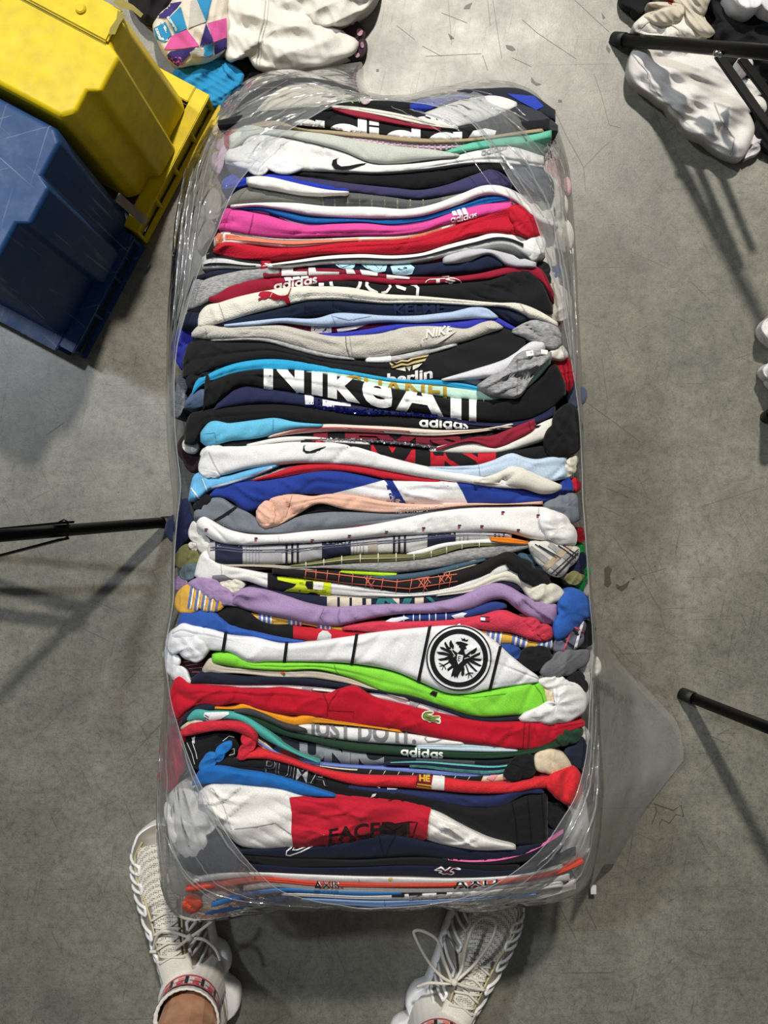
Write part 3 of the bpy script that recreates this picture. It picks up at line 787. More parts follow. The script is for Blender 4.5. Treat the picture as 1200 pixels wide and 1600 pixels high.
o = shirt('black folded shirt with huge white bold lettering across the middle', '#141416', '317,640 319,606 330,597 360,584 400,578 440,579 500,583 550,592 600,605 660,616 720,625 780,624 820,610 850,587 870,570 884,600', '317,640 335,632 350,621 365,608 420,607 480,616 540,629 600,640 660,646 692,650 740,658 790,660 840,651 862,638 884,616', 1, lean=0.1)
NA = spline(pts('410,604 470,611 560,627 640,642 700,651 754,657'))
na = []
for ch, x0, x1, cp in (('N', 412, 475, 54), ('i', 486, 505, 58), ('k', 512, 563, 60), ('e', 566, 613, 60), ('A', 618, 694, 56), ('i', 703, 722, 62), ('r', 733, 762, 74)):
    na += text(ch, [(x, float(NA(x))) for x in (x0, (x0 + x1) / 2, x1)], cp, 0.035)
pr(o, '#f0f0ee', na, 'chest_print')
o = shirt('dark navy folded shirt with white blocks and sequin trim', '#242849', '333,640 345,624 366,607 420,607 480,617 540,630 600,641 660,647 692,651 740,659 790,661 830,654 868,632', '333,641 360,637 400,631 440,631 480,636 520,643 560,648 620,649 660,652 690,655 740,665 790,666 830,664 868,648', 0)
pr(o, '#e4e4ea', [pts('476,617 490,618 490,632 477,632'), pts('504,624 548,631 548,635 522,633 522,636 504,634')], 'chest_print')
rnd = random.Random(5)
SQ = SURF[o.name]
bm = bmesh.new()
for k in range(230):
    x = rnd.uniform(478, 690) if k % 5 else rnd.uniform(515, 600)
    t, b = float(SQ.T(x)), float(SQ.B(x))
    y = b - abs(rnd.gauss(0, 4.5)) - 1
    p = SQ(np.array([x]), np.array([y]), 0.001)[0]
    mtx = Matrix.Translation(Vector(p)) @ Matrix.Rotation(rnd.uniform(0, 6), 4, 'Z') @ Matrix.Rotation(rnd.uniform(-.9, .9), 4, 'X')
    bmesh.ops.create_circle(bm, cap_ends=True, radius=0.0013, segments=7, matrix=mtx)
sq = link_bm('sequins', bm, plain('sequin', '#101a66', 0.18, 0.6), o); sq['kind'] = 'stuff'
o = shirt('denim blue shirt end at left beside the huge white lettering', '#4d5f7b', '288,630 300,613 312,606 324,610', '288,638 300,640 324,634', -1)
sleeve(o, '#84868b', '265,640 275,612 288,580 294,588 290,615 286,640 278,655 270,652', h=0.01, zoff=-0.05, kind='marl', label='grey marl sleeve end hanging down')
o = shirt('black folded shirt with small white lettering above the maroon one', '#161618', '288,668 294,652 310,643 340,637 380,633 440,632 500,638 560,649 620,650 660,653 690,656 740,666 790,668 850,664', '288,694 305,692 318,668 340,664 400,658 430,655 480,661 540,666 600,667 660,670 720,668 790,672 850,668', 0)
pr(o, '#efefef', adidas(pts('655,667 692,669 731,671'), 11.5), 'chest_print')
o = shirt('sky blue folded shirt at left below the black one', '#62b4d6', '313,676 322,664 360,661 400,656 430,653 460,659 505,663', '313,690 320,696 330,696 360,689 400,685 430,678 455,670 505,666', 1)
seam(o, pts('427,655 426,676'), '#3f8fb2', 1.3); seam(o, pts('318,678 335,676 338,692'), '#4a9cc0', 1.2)
o = shirt('cream folded shirt with two red lines', '#dccfc0', '418,682 460,668 500,663 560,664 620,667 700,672 760,669 805,660', '418,684 460,678 520,674 600,677 680,681 720,678 805,667', 0)
pr(o, '#b33048', along(SURF[o.name], .42, .56, 425, 640) + along(SURF[o.name], .74, .86, 425, 600), 'stripe')
o = shirt('black folded shirt with dark maroon block letters', '#1c191a', '410,684 450,677 500,675 560,677 620,679 680,681 720,677 775,670', '410,688 480,685 520,687 580,688 640,692 690,697 745,690 775,682', -1)
pr(o, '#7c2534', text('LEVIS', pts('490,697 600,700 722,706'), 24, 0.06), 'chest_print')
o = shirt('maroon folded shirt with its cuff end at right', '#8a2034', '680,700 740,683 770,680 800,668 838,653', '680,704 740,690 772,701 805,690 838,670', 1, wr=0.0026)
seam(o, pts('826,657 830,674'), '#641424', 1.3)
o = shirt('off-white folded shirt between the maroon cuff and the red letters', '#dad8d0', '670,700 740,690 775,698 810,682 845,660 866,652', '670,706 740,710 800,704 840,692 866,684', 0)
o = shirt('silver sequined edge of a shirt above the red letters', '#3a3a40', '470,685 560,686 640,692 686,698', '470,688 560,690 640,697 686,703', 0, 'satin')
SQ = SURF[o.name]; bm = bmesh.new()
for k in range(110):
    x = rnd.uniform(500, 682); t, b = float(SQ.T(x)), float(SQ.B(x))
    p = SQ(np.array([x]), np.array([rnd.uniform(t, b)]), 0.001)[0]
    mtx = Matrix.Translation(Vector(p)) @ Matrix.Rotation(rnd.uniform(0, 6), 4, 'Z') @ Matrix.Rotation(rnd.uniform(-1, 1), 4, 'X')
    bmesh.ops.create_circle(bm, cap_ends=True, radius=0.0010, segments=7, matrix=mtx)
sq = link_bm('sequins', bm, plain('silver_sequin', '#8a8a94', 0.3, 0.5), o); sq['kind'] = 'stuff'
o = shirt('black shirt end at left above the white swoosh shirt', '#1b1b1c', '335,694 360,688 400,685 440,684', '335,702 360,702 400,698 440,690', -1)
o = shirt('white thin folded shirt above the red block letters at left', '#dcdad6', '385,694 440,683 480,682 540,688 580,691', '385,700 440,692 480,689 540,693 580,696', 0)
o = shirt('black folded shirt with big red and black block lettering', '#18181a', '395,698 440,690 480,690 540,692 600,697 640,701 700,706 760,707 800,704 850,696 890,690', '395,702 480,694 540,702 600,715 640,722 680,729 720,731 760,726 800,712 830,718 890,710', 0)
So = SURF[o.name]
pr(o, '#b81f2e', along(So, -.05, 1.05, 487, 508) + along(So, -.05, 1.05, 520, 775), 'chest_print')
pr(o, '#18181a', text('LEVI\'S', pts('470,722 560,728 660,742 750,748'), 56, 0.055), 'chest_print', off=0.0016)
sleeve(o, '#141416', '850,700 862,664 872,640 892,628 905,650 909,680 904,705 880,716 858,712', h=0.024, zoff=-0.002, wr=0.006)
o = shirt('white folded shirt with small black swoosh sweeping to the right', '#dedede', '310,725 316,707 340,699 380,697 420,693 450,690 500,690 540,693 580,703 620,717 660,727 700,735 760,746 840,756', '310,736 340,744 358,740 380,734 420,728 460,724 520,725 560,728 600,735 660,746 720,754 780,762 840,764', 1)
pr(o, '#17171a', swoosh('478,694 475,698 477,704 484,705 496,701 510,697 500,703 488,707 478,708 473,704 474,697'), 'logo')
seam(o, pts('326,706 334,724 344,742'), '#b3b3b3', 1.8)
sleeve(o, '#d9d7d0', '312,712 322,698 340,692 352,700 340,708 326,716', h=0.008, zoff=0.0, wr=0.005)
sleeve(o, '#d9d9d9', '310,728 320,722 336,734 345,744 330,746 314,742', h=0.008, zoff=0.006, wr=0.003)
o = shirt('pale blue folded shirt at right with its hem turned up', '#bccfe2', '665,729 720,728 750,725 770,718 803,707 820,714 835,717 870,712 886,712', '665,732 720,742 750,746 780,742 815,738 850,752 886,748', 1, wr=0.002)
seam(o, pts('748,726 750,744'), '#93aac4', 1.2)
o = shirt('cream crumpled shirt under the pale blue one at right', '#dad6ca', '740,750 765,743 785,735 797,728 815,730 832,738 855,748 878,758', '740,754 780,758 820,764 850,772 866,770 878,764', 2, wr=0.004)
sleeve(o, '#d6d0c0', '884,724 892,712 902,712 900,728 895,742 884,748 880,738', h=0.01, zoff=0.0, wr=0.005)
o = shirt('red sleeve tip poking out at the right edge', '#b3182c', '892,750 898,746 908,754', '892,764 900,770 908,764', -1)
o = shirt('sky blue shirt with white piping bunched at left', '#66abd6', '294,778 298,756 310,738 326,742 350,744 380,736 410,728 436,724', '294,784 310,782 326,768 350,762 380,752 410,740 436,728', 0, wr=0.0028)
pr(o, '#e2eaf0', stroke(pts('330,762 360,754 400,742 425,730'), 3) + stroke(pts('298,762 306,772 312,780'), 2) + stroke(pts('316,748 320,758 324,768'), 2), 'piping')
o = shirt('grey marl thin folded shirt between sky blue and red', '#9d9d9d', '350,758 400,744 440,731 474,725', '350,760 400,751 440,744 474,730', -1, 'marl')
o = shirt('red folded shirt above the royal blue and white one', '#b9202e', '395,750 430,738 460,728 500,724 560,728 620,738 680,747 760,751', '395,752 440,746 480,739 530,736 560,740 600,748 680,756 760,756', 0)
o = shirt('royal blue folded shirt with two big white panels', '#223a8e', '328,772 345,756 380,752 420,749 460,742 500,734 530,735 560,741 600,750 660,749 720,751 800,761 850,765 875,755 888,744 896,756', '328,776 360,782 385,799 410,791 440,779 470,773 520,774 560,778 600,782 680,787 740,787 790,788 840,787 870,778 896,768', 0, wr=0.0026, lean=0.08)
pr(o, '#e2e2e4', [pts('520,771 560,761 600,750 604,754 612,770 633,788 600,788 560,780'), pts('613,750 660,748 711,750 722,768 732,789 680,790 635,788')], 'panel')
pr(o, '#1b2f7c', [pts('601,750 613,750 636,788 612,788')], 'panel')
o = shirt('peach pink folded shirt with tiny white print, end rolled at left', '#e0b29c', '400,798 410,785 430,775 460,772 490,775 510,772 560,775 600,783 680,788 740,786 790,787 848,783', '400,812 408,822 430,823 450,813 470,801 490,789 540,796 600,801 660,798 720,791 780,789 848,788', 1, wr=0.003)
pr(o, '#f3ece8', text('BRUISES LECTRC AL', pts('618,796 660,796 696,793'), 4.2, 0.0) + text('DAILY PAPER CLUB CO', pts('619,802 660,802 696,798'), 4.2, 0.0), 'chest_print')
sleeve(o, '#e0b29c', '401,800 410,786 424,784 430,800 428,820 410,823 404,814', h=0.01, zoff=0.006, wr=0.005)
seam(o, pts('456,774 452,790 446,808'), '#b98b76', 1.3)
o = shirt('black thin folded shirt under the peach one', '#17161a', '465,802 490,789 540,795 600,799', '465,806 490,802 540,799 600,803', -1)
o = shirt('slate grey folded shirt with a black diagonal line', '#717780', '303,800 318,784 335,776 348,778 365,790 390,802 405,815 430,822 460,808 500,801 560,799 620,801 680,795 748,788', '303,812 335,816 365,828 410,834 440,834 480,830 540,825 600,817 640,811 700,800 748,793', 0, wr=0.003)
pr(o, '#17181c', stroke(pts('332,816 350,805 369,792'), 4), 'piping')
sleeve(o, '#141419', '302,794 312,780 324,772 332,778 322,790 310,798', h=0.008, zoff=0.002, label='black cuff with a white stripe')
sleeve(o, '#717780', '846,790 866,778 884,769 900,772 905,792 907,812 898,818 878,806', h=0.02, zoff=-0.006, wr=0.003)
o = shirt('dark red sliver of shirt above the white one with tiny emblems', '#7a2c38', '500,823 540,820 590,818', '500,826 540,826 590,822', -1)
o = shirt('white folded shirt with rows of tiny red and blue emblems', '#e6e5e3', '307,815 316,806 330,812 350,824 380,833 430,835 480,830 560,823 620,812 680,799 740,792 790,791 840,791 866,797 888,812', '307,824 330,842 380,852 420,850 480,848 540,844 600,838 680,834 740,831 800,834 830,842 888,846', 1)
EM = [(322, 828), (400, 842), (488, 845), (546, 838), (604, 832), (662, 826), (718, 822), (753, 823), (786, 801), (841, 806), (810, 829)]
pr(o, '#23285e', [[(x - 2.6, y - 2.4), (x + 2.6, y - 2.4), (x + 2.6, y - .4), (x - 2.6, y - .4)] for x, y in EM], 'emblem')
pr(o, '#c02034', [[(x - 2.6, y + .6), (x + 1.0, y + .6), (x + 1.0, y + 2.6), (x - 2.6, y + 2.6)] for x, y in EM], 'emblem')
sleeve(o, '#e6e5e3', '842,805 852,796 872,800 892,818 902,840 900,852 884,853 862,846 848,832', h=0.024, zoff=0.002, wr=0.004)
seam(o, pts('842,793 841,810 843,828'), '#b9b8b6', 1.4); seam(o, pts('435,836 436,849'), '#c0bfbd', 1)
o = shirt('white, grey and navy plaid folded shirt', '#c9c8c4', '324,850 340,847 380,852 440,852 500,848 560,843 600,839 660,835 720,832 800,836', '324,878 340,881 380,882 440,881 480,879 520,871 560,867 600,865 640,863 680,853 720,848 800,842', 0)
So = SURF[o.name]
pr(o, '#a7a7aa', along(So, .34, 1.0, 380, 440) + along(So, .34, 1.0, 470, 503) + along(So, -.02, .2, 325, 800), 'plaid')
pr(o, '#a59c90', along(So, -.02, 1.02, 410, 430) + along(So, -.02, 1.02, 575, 590), 'plaid', off=0.0011)
pr(o, '#23253a', along(So, -.04, 1.04, 336, 379) + along(So, -.04, 1.04, 503, 548) + along(So, -.04, 1.04, 668, 712), 'plaid', off=0.0013)
pr(o, '#1f2030', vlines(So, [446, 455, 463.5, 614, 622, 631, 772, 778, 785], 3.4), 'plaid', off=0.0014)
pr(o, '#8a8a90', vlines(So, [384, 389, 394, 399, 404, 552, 557, 562, 567, 718, 724, 730], 1.3), 'plaid', off=0.0013)
pr(o, '#55586a', along(So, .20, .25) + along(So, .32, .37), 'plaid', off=0.0015)
sleeve(o, '#2a2a30', '822,838 832,830 842,830 846,842 836,846 824,846', h=0.006, zoff=0.002, name='collar')
sl = sleeve(o, '#cfccc4', '824,846 846,846 870,850 892,852 906,856 904,872 890,886 876,902 862,900 846,886 832,868', h=0.016, zoff=0.004, name='sleeve', wr=0.002)
Ss = SURF[sl.name]
pl = lambda a, b, w: stroke([a, b], w)
decal('plaid', Ss, pl((828, 856), (880, 896), 9) + pl((858, 850), (898, 880), 8), cloth('#9c9a98'), o, 0.001)
decal('plaid', Ss, pl((846, 892), (892, 852), 9), cloth('#b5a48c'), o, 0.0012)
decal('plaid', Ss, pl((868, 900), (905, 862), 3) + pl((861, 897), (904, 858), 1.6) + pl((842, 852), (876, 872), 1.6) + pl((872, 852), (900, 872), 2.2) + pl((836, 850), (870, 872), 1.4) + pl((880, 852), (904, 868), 1.6), cloth('#2a2c3a'), o, 0.0014)
o = shirt('orange thin sliver of shirt above the white hem at right', '#d97a1e', '765,839 795,840 826,846', '765,845 795,850 826,850', 1)
o = shirt('plain white folded shirt wedged between plaid and olive check', '#e4e4e2', '635,865 660,858 690,849 740,844 780,843 826,848', '635,867 660,866 690,857 740,850 780,850 826,853', 0)
o = shirt('olive green folded shirt with a white grid', '#6c6d44', '450,884 500,876 540,869 600,866 660,864 690,857 740,847 790,847', '450,887 500,883 560,879 620,877 680,869 720,857 790,852', 0)
pr(o, '#c9c8b0', vlines(SURF[o.name], [477, 505, 533, 562, 590, 618, 646, 673, 697, 721, 748], 1.8), 'grid')
sleeve(o, '#6c6d44', '273,884 278,860 290,850 308,856 324,866 326,880 310,886 290,890', h=0.01, zoff=-0.012, label='olive checked sleeve end at left')
pr(o, '#c9c8b0', along(SURF[o.name], .45, .55, 470, 740), 'grid')
o = shirt('grey marl folded shirt below the olive check', '#8f8f8f', '435,887 500,884 560,880 620,877 680,869 720,858 780,851 828,850', '435,890 500,888 560,892 620,895 660,891 720,882 780,870 828,856', 0, 'marl')
o = shirt('dark brown thin folded shirt with a neon yellow panel', '#3b352d', '370,886 440,883 500,887 560,890 626,896', '370,891 440,890 500,894 560,899 626,902', -1)
pr(o, '#b7e02a', [pts('530,895 536,888 570,890 620,896 618,901 570,898')], 'panel')
o = shirt('beige thin folded shirt left of the neon panel', '#bdb4a2', '345,882 380,882 440,884 500,892 525,896', '345,886 380,885 440,888 500,895 525,899', 0)
o = shirt('teal denim folded shirt above the orange net print', '#41596a', '530,896 580,900 620,898 680,890 720,880 760,872', '530,900 600,908 650,905 700,894 760,876', 0)
o = shirt('cream thin folded shirt above the black net print at right', '#d5cbb2', '670,894 700,886 748,873', '670,899 710,893 748,882', 0)
o = shirt('black folded shirt with an orange net print', '#1d191a', '425,888 470,890 520,893 570,900 620,906 670,902 710,894 748,882 775,868 800,862 815,872 835,888 858,900', '425,896 480,904 520,910 580,919 640,927 690,920 730,908 760,898 790,882 805,892 830,912 858,914', 1)
net = stroke(pts('478,892 540,899 620,909 700,899 714,897'), 1.4) + stroke(pts('474,902 540,911 640,920 715,908'), 1.4)
for x in (478, 494, 512, 531, 552, 575, 600, 622, 645, 664, 688, 705):
    net += stroke([(x, 889 + (x - 478) * .05), (x - 6 + (x % 5), 930)], 1.2)
for x, y in ((658, 910), (668, 905), (690, 905), (700, 900), (664, 918), (575, 908), (580, 915)):
    net += stroke([(x - 6, y - 7), (x + 5, y + 6)], 1.3) + stroke([(x + 5, y - 8), (x - 4, y + 7)], 1.3)
pr(o, '#c96a54', net, 'chest_print')
sleeve(o, '#17171a', '786,874 800,862 814,872 832,888 858,902 862,912 840,917 824,912 808,896', h=0.014, zoff=0.004, wr=0.004)
sleeve(o, '#41596a', '806,858 822,866 836,884 858,896 862,904 846,900 828,890 814,876', h=0.008, zoff=-0.002, name='lining', label='teal denim strip beside the black sleeve')
o = shirt('white folded shirt with a bold yellow-green letter on black', '#e0dfdc', '304,895 308,880 345,879 380,888 430,898 470,903 520,908 580,917 640,926 680,922 720,912 750,895 775,878 805,876', '304,900 312,907 340,909 380,907 420,919 460,923 520,929 570,932 640,932 700,927 740,917 785,898 805,884', 0)
So = SURF[o.name]
pr(o, '#18181b', along(So, -.1, 1.1, 418, 470), 'chest_print')
pr(o, '#c9d92a', [ZP('650,153 770,153 770,215 790,232 960,258 965,190 930,182 770,170', 260, 860), ZP('690,232 740,234 775,200 770,180 770,240 860,250', 260, 860)] , 'chest_print', off=0.0014)
pr(o, '#c9d92a', [pts('433,901 465,901 490,906 517,909 517,917 514,929 490,926 466,924 446,922 458,918 464,913 434,906')], 'chest_print', off=0.0014)
pr(o, '#18181b', [pts('478,908 489,908 489,921 481,920 477,914')], 'chest_print', off=0.002)
pr(o, '#e0dfdc', [pts('490,909 506,910 504,922 490,921')], 'chest_print', off=0.002)
seam(o, pts('345,880 346,898'), '#b5b4b2', 1.3)
pr(o, '#8d8d90', [pts('332,899 350,898 364,906 350,912 330,911')], 'panel')
sleeve(o, '#d2cfbf', '335,918 352,908 372,906 384,914 374,922 352,928', h=0.006, zoff=0.003, wr=0.004, label='striped cream cuff')
o = shirt('cream folded shirt arching at right above the lilac one', '#d3cfc0', '680,927 740,912 775,897 800,891 820,898 835,912 850,940', '680,932 740,924 790,908 812,916 828,936 850,946', 0)
sleeve(o, '#d0cdbf', '822,926 836,916 856,912 876,918 884,930 866,942 842,940 828,936', h=0.012, zoff=0.004, wr=0.005)
o = shirt('navy folded shirt with beige letters and teal leaf print', '#1c2036', '352,926 400,914 440,921 500,928 560,931 620,932 680,929 750,917 790,906 815,918', '352,930 400,934 440,943 490,950 540,952 620,949 680,945 730,934 780,915 815,924', -1)
So = SURF[o.name]
pr(o, '#cfc6b2', along(So, .15, 1.1, 511, 527, 4) + along(So, .15, 1.1, 531, 546, 4) + along(So, .15, 1.1, 550, 566, 4) + along(So, .2, 1.1, 572, 580, 4) + along(So, .15, 1.1, 610, 624, 4) + along(So, .15, 1.1, 648, 662, 4) + along(So, .0, .14, 500, 720), 'chest_print')
pr(o, '#2f6f70', [pts('585,948 592,932 604,930 600,944'), pts('626,947 634,930 646,930 640,944'), pts('664,932 676,942 682,942 670,930'), pts('600,936 612,934 622,944 606,942')], 'leaf_print', off=0.0014)
o = shirt('lilac folded shirt rippling across the bale', '#9d84ac', '360,940 368,926 380,919 410,920 440,928 480,941 520,948 560,946 600,944 680,941 720,931 755,914 780,911 800,918 820,930 845,938 870,943', '360,944 385,953 440,966 500,977 530,978 560,971 620,960 680,958 740,951 775,937 790,938 805,950 830,967 850,975 870,976', 1, wr=0.0028, rmax=0.010)
pr(o, '#8b6f9d', stroke(pts('530,976 528,962 530,950'), 1.5) + stroke(pts('508,974 500,964 506,950'), 1.5), 'seam')
sleeve(o, '#9d84ac', '290,914 304,904 326,904 346,916 366,936 376,948 358,946 334,936 310,922', h=0.01, zoff=0.006, wr=0.004)
sleeve(o, '#8a7398', '270,912 276,902 290,900 294,912 284,922 272,922', h=0.008, zoff=-0.004)
sleeve(o, '#54646e', '280,902 284,888 300,880 312,884 306,896 292,908', h=0.01, zoff=-0.004, label='slate blue sleeve end at left', wr=0.005)
o = shirt('blue folded shirt with thin white pinstripes', '#2b3d7c', '588,980 620,964 660,959 720,956 775,940 792,944', '588,982 640,972 700,970 740,964 792,950', 0)
pr(o, '#d5d8e2', vlines(SURF[o.name], [612, 630, 645, 655, 670, 680, 696], 1.8) + [pts('705,962 722,957 730,958 724,963 730,967 712,968')], 'stripe')
pr(o, '#d5d8e2', [pts('592,978 612,966 632,963 640,966 620,972')], 'panel')
o = shirt('coral red folded shirt with a tiny flag emblem', '#cc3a50', '535,980 580,972 640,971 700,969 750,961 785,953 810,962 835,974 866,982', '535,984 600,988 660,982 720,979 770,986 800,989 830,1000 850,1003 866,994', 1, 'pique', wr=0.0022)
pr(o, '#20264a', [pts('751,962.5 765,963.5 765,971.5 751,970.5')], 'emblem')
pr(o, '#eeeef0', [pts('751,964.5 758,965 758,969.6 751,969')], 'emblem', off=0.0015); pr(o, '#c02034', [pts('758,965 765,965.5 765,970 758,969.6')], 'emblem', off=0.0015)
sleeve(o, '#c2364b', '806,965 822,965 845,975 864,982 864,996 850,1002 832,1000 838,988 820,978', h=0.01, zoff=0.006, wr=0.004)
o = shirt('yellow shirt with blue and white vertical stripes under the lilac one', '#d8a84a', '388,957 420,962 480,970 530,979 560,975 600,986 670,980', '388,973 430,976 480,977 520,987 560,991 600,992 670,986', -1)
So = SURF[o.name]
st = [x for b in (404, 450, 496, 540, 586) for x in (b, b + 7, b + 14)]
pr(o, '#5a74b6', vlines(So, st, 4.0), 'stripe'); pr(o, '#e6e2d6', vlines(So, [x + 4.0 for x in st], 3.0), 'stripe')
sl = sleeve(o, '#d8a84a', '272,946 278,924 292,913 312,912 334,924 354,942 346,954 330,957 312,952 292,958 280,958', h=0.01, zoff=0.004, wr=0.003)
Ss = SURF[sl.name]
decal('stripe', Ss, [q for a in (300, 310, 320, 330, 341) for q in stroke([(a, 910 + (a - 300) * .5), (a - 6, 950 + (a - 300) * .4)], 3)], cloth('#5a74b6'), o, 0.001)
decal('stripe', Ss, [q for a in (303.5, 313.5, 323.5, 334) for q in stroke([(a, 910 + (a - 300) * .5), (a - 6, 950 + (a - 300) * .4)], 2.6)], cloth('#e6e2d6'), o, 0.001)
o = shirt('yellow shirt end with blue and white stripes at right under coral', '#d8a84a', '742,984 790,988 830,1001 866,994', '742,990 770,1004 800,1006 835,1015 866,1014', -1)
So = SURF[o.name]
st = [x for b in (762, 802, 842) for x in (b, b + 8, b + 16)]
pr(o, '#5a74b6', vlines(So, st, 4.4, shift=-4), 'stripe'); pr(o, '#e6e2d6', vlines(So, [x + 4.4 for x in st], 3.4, shift=-4), 'stripe')
o = shirt('black folded shirt with a red panel and a silver crest', '#151517', '335,960 352,946 372,945 392,958 410,970 450,978 500,983 550,988 580,992', '335,968 360,978 400,992 450,999 500,1002 540,999 580,995', 0, wr=0.003)
pr(o, '#b81f2e', along(SURF[o.name], -.1, 1.1, 458, 575), 'panel')
pr(o, '#c9c9c9', [pts('495,1000 498,990 504,985 512,986 518,992 517,1000')], 'logo', off=0.0015)
o = shirt('royal blue crumpled shirt at left below the yellow stripes', '#2f57a8', '277,974 282,956 296,942 308,936 322,942 338,956 360,974 400,986 440,995 480,1002', '277,978 300,984 340,992 380,994 420,1004 450,1007 480,1005', 0, wr=0.004)
o = shirt('white football shirt with an eagle roundel and black lines', '#e3e4e6', '268,988 280,976 305,978 335,984 360,992 400,996 440,1005 480,1003 540,995 600,986 660,980 700,977 730,978 750,986 775,1003 800,1026 842,1058', '268,996 300,1010 330,1016 362,1020 385,1034 420,1034 480,1034 560,1038 620,1050 660,1067 700,1083 730,1084 760,1078 800,1072 842,1066', 2, lean=0.05, rmax=0.008)
So = SURF[o.name]
bl = stroke([(353, 988), (348, 1018)], 5) + stroke([(448, 1004), (444, 1036)], 5) + stroke([(558, 988), (549, 1042)], 5) + stroke([(672, 977), (653, 1068)], 5) + stroke([(782, 1010), (765, 1080)], 5)
pr(o, '#15161c', bl, 'stripe', off=0.0016)
E = lambda s: [(640 + a / 7.5, 960 + b / 7.5) for a, b in pts(s)]
pr(o, '#e9eaeb', [arc(717, 1028, 51.5, 51.5, 0, 354, 60)], 'badge', off=0.0018)
eag = stroke(arc(717, 1028, 50, 50, 0, 360, 72), 2.0) + stroke(arc(717, 1028, 41.8, 41.8, 0, 360, 72), 7.4)
eag += [E('585,350 640,340 655,385 640,420 650,465 700,470 690,520 680,560 640,600 610,650 585,690 560,690 500,600 450,545 520,500 545,470 575,440 592,420 600,390 575,375'),
        E('535,335 555,318 600,318 640,330 690,350 655,372 672,402 620,405 590,395 575,378 600,362 560,355 552,340'),
        E('470,380 465,330 485,295 498,330 520,365 515,420 560,450 540,490 500,450'), E('405,335 420,318 450,370 500,420 520,480 440,420'),
        E('352,378 400,385 470,430 520,490 440,440 370,405'), E('313,437 400,440 500,470 520,510 430,480 340,465'), E('328,523 400,510 480,480 530,520 450,530 360,543'),
        E('660,470 700,440 740,415 785,385 790,410 765,450 720,470 680,520'), E('700,500 760,470 832,440 825,470 770,495 700,520'),
        E('690,510 760,510 848,525 830,545 760,540 690,530'), E('690,520 760,550 848,600 820,608 740,575 680,545'), E('680,540 740,610 798,665 770,668 720,620 670,560'),
        E('520,600 490,700 485,730 515,715 530,745 545,720 558,750 580,690 580,640'), E('610,600 605,700 620,725 640,700 645,640 630,590'), E('500,590 440,640 450,665 480,640 515,620'),
        E('603,268 625,290 645,275 655,298 690,292 675,318 615,305')]
for a, b, w in (('470,555', '400,595', 14), ('400,595', '345,570', 9), ('400,595', '350,607', 9), ('400,595', '380,650', 9), ('400,595', '428,645', 9),
                ('660,590', '692,682', 14), ('692,682', '655,712', 9), ('692,682', '735,735', 9), ('692,682', '690,748', 9), ('692,682', '748,686', 9)):
    eag += stroke([E(a)[0], E(b)[0]], w / 7.5)
pr(o, '#15161a', eag, 'badge', off=0.0028)
pr(o, '#eceded', [E('560,465 630,480 615,545 570,585 552,530')] + stroke(E('490,390 497,435'), 1.0) + stroke(E('472,415 515,410'), 1.0) + stroke(E('500,440 535,487'), .9) + stroke(E('715,462 712,500'), 1.0) + stroke(E('693,480 735,482'), 1.0) + stroke(E('640,520 690,505'), .9), 'badge', off=0.0034)
pr(o, '#15161a', stroke(E('574,488 566,542'), .9) + stroke(E('574,489 604,495'), .9) + stroke(E('571,514 596,518'), .9) + stroke(E('566,540 592,546'), .9), 'badge', off=0.0040)
sleeve(o, '#dfe0e3', '258,1008 266,986 280,978 304,984 328,998 330,1010 322,1024 308,1036 296,1032 280,1020 268,1024', h=0.016, zoff=0.004, wr=0.005)
cf = sleeve(o, '#17171b', '268,1024 290,1030 312,1030 330,1016 332,1030 322,1050 306,1064 290,1056', h=0.006, zoff=-0.006, name='cuff', label='black cuff with thin red lines')
CF = SURF[cf.name]
decal('cuff_line', CF, [q for k in range(6) for q in stroke([(280 + k * 5, 1030 + k * 5), (322 - k * 2, 1022 + k * 7)], 1.0)], cloth('#a84a52'), o, 0.001)
sleeve(o, '#dfe0e3', '255,1016 262,1004 272,1020 280,1040 296,1058 302,1068 284,1070 266,1056 258,1036', h=0.012, zoff=0.0, wr=0.003)
o = shirt('neon green folded shirt with a small black tag', '#7fd13c', '331,1022 350,1019 372,1023 390,1034 420,1035 480,1036 560,1040 620,1052 660,1069 700,1085 740,1084 780,1076 820,1068 845,1066 858,1090', '331,1036 380,1044 440,1048 500,1047 530,1054 560,1064 600,1081 640,1088 700,1107 740,1119 790,1119 840,1110 858,1102', 1)
seam(o, pts('522,1038 525,1048 530,1056'), '#56a01f', 1.4); seam(o, pts('834,1068 846,1084 852,1106'), '#56a01f', 1.4)
seam(o, pts('640,1060 690,1084 740,1090 790,1084'), '#63b02a', 1.4)
pr(o, '#141416', [pts('671,1084 676,1079 684,1082 681,1089')], 'tag')
o = shirt('oatmeal folded shirt with a tiny embroidered flower', '#bdb3a3', '316,1044 328,1028 342,1038 380,1045 440,1048 500,1049 540,1058 600,1081 640,1090', '316,1054 360,1052 400,1055 440,1060 480,1059 520,1064 560,1072 640,1096', 0)
pr(o, '#c8562e', [pts('438,1050 442,1048 445,1051 441,1054')], 'emblem'); pr(o, '#3c6b3a', [pts('441,1054 446,1052 444,1057')], 'emblem')
sleeve(o, '#cdbb9c', '846,1076 858,1072 870,1082 876,1098 868,1108 856,1104 850,1090', h=0.01, zoff=0.004, wr=0.004)
o = shirt('dark navy folded shirt above the red crocodile one', '#1a2030', '296,1062 312,1050 345,1050 380,1057 420,1055 460,1057 520,1066 580,1076 620,1083 660,1090 700,1107 740,1120 800,1120 858,1108', '296,1068 340,1070 400,1070 460,1070 520,1074 600,1084 640,1094 690,1109 740,1126 800,1127 858,1114', 0)
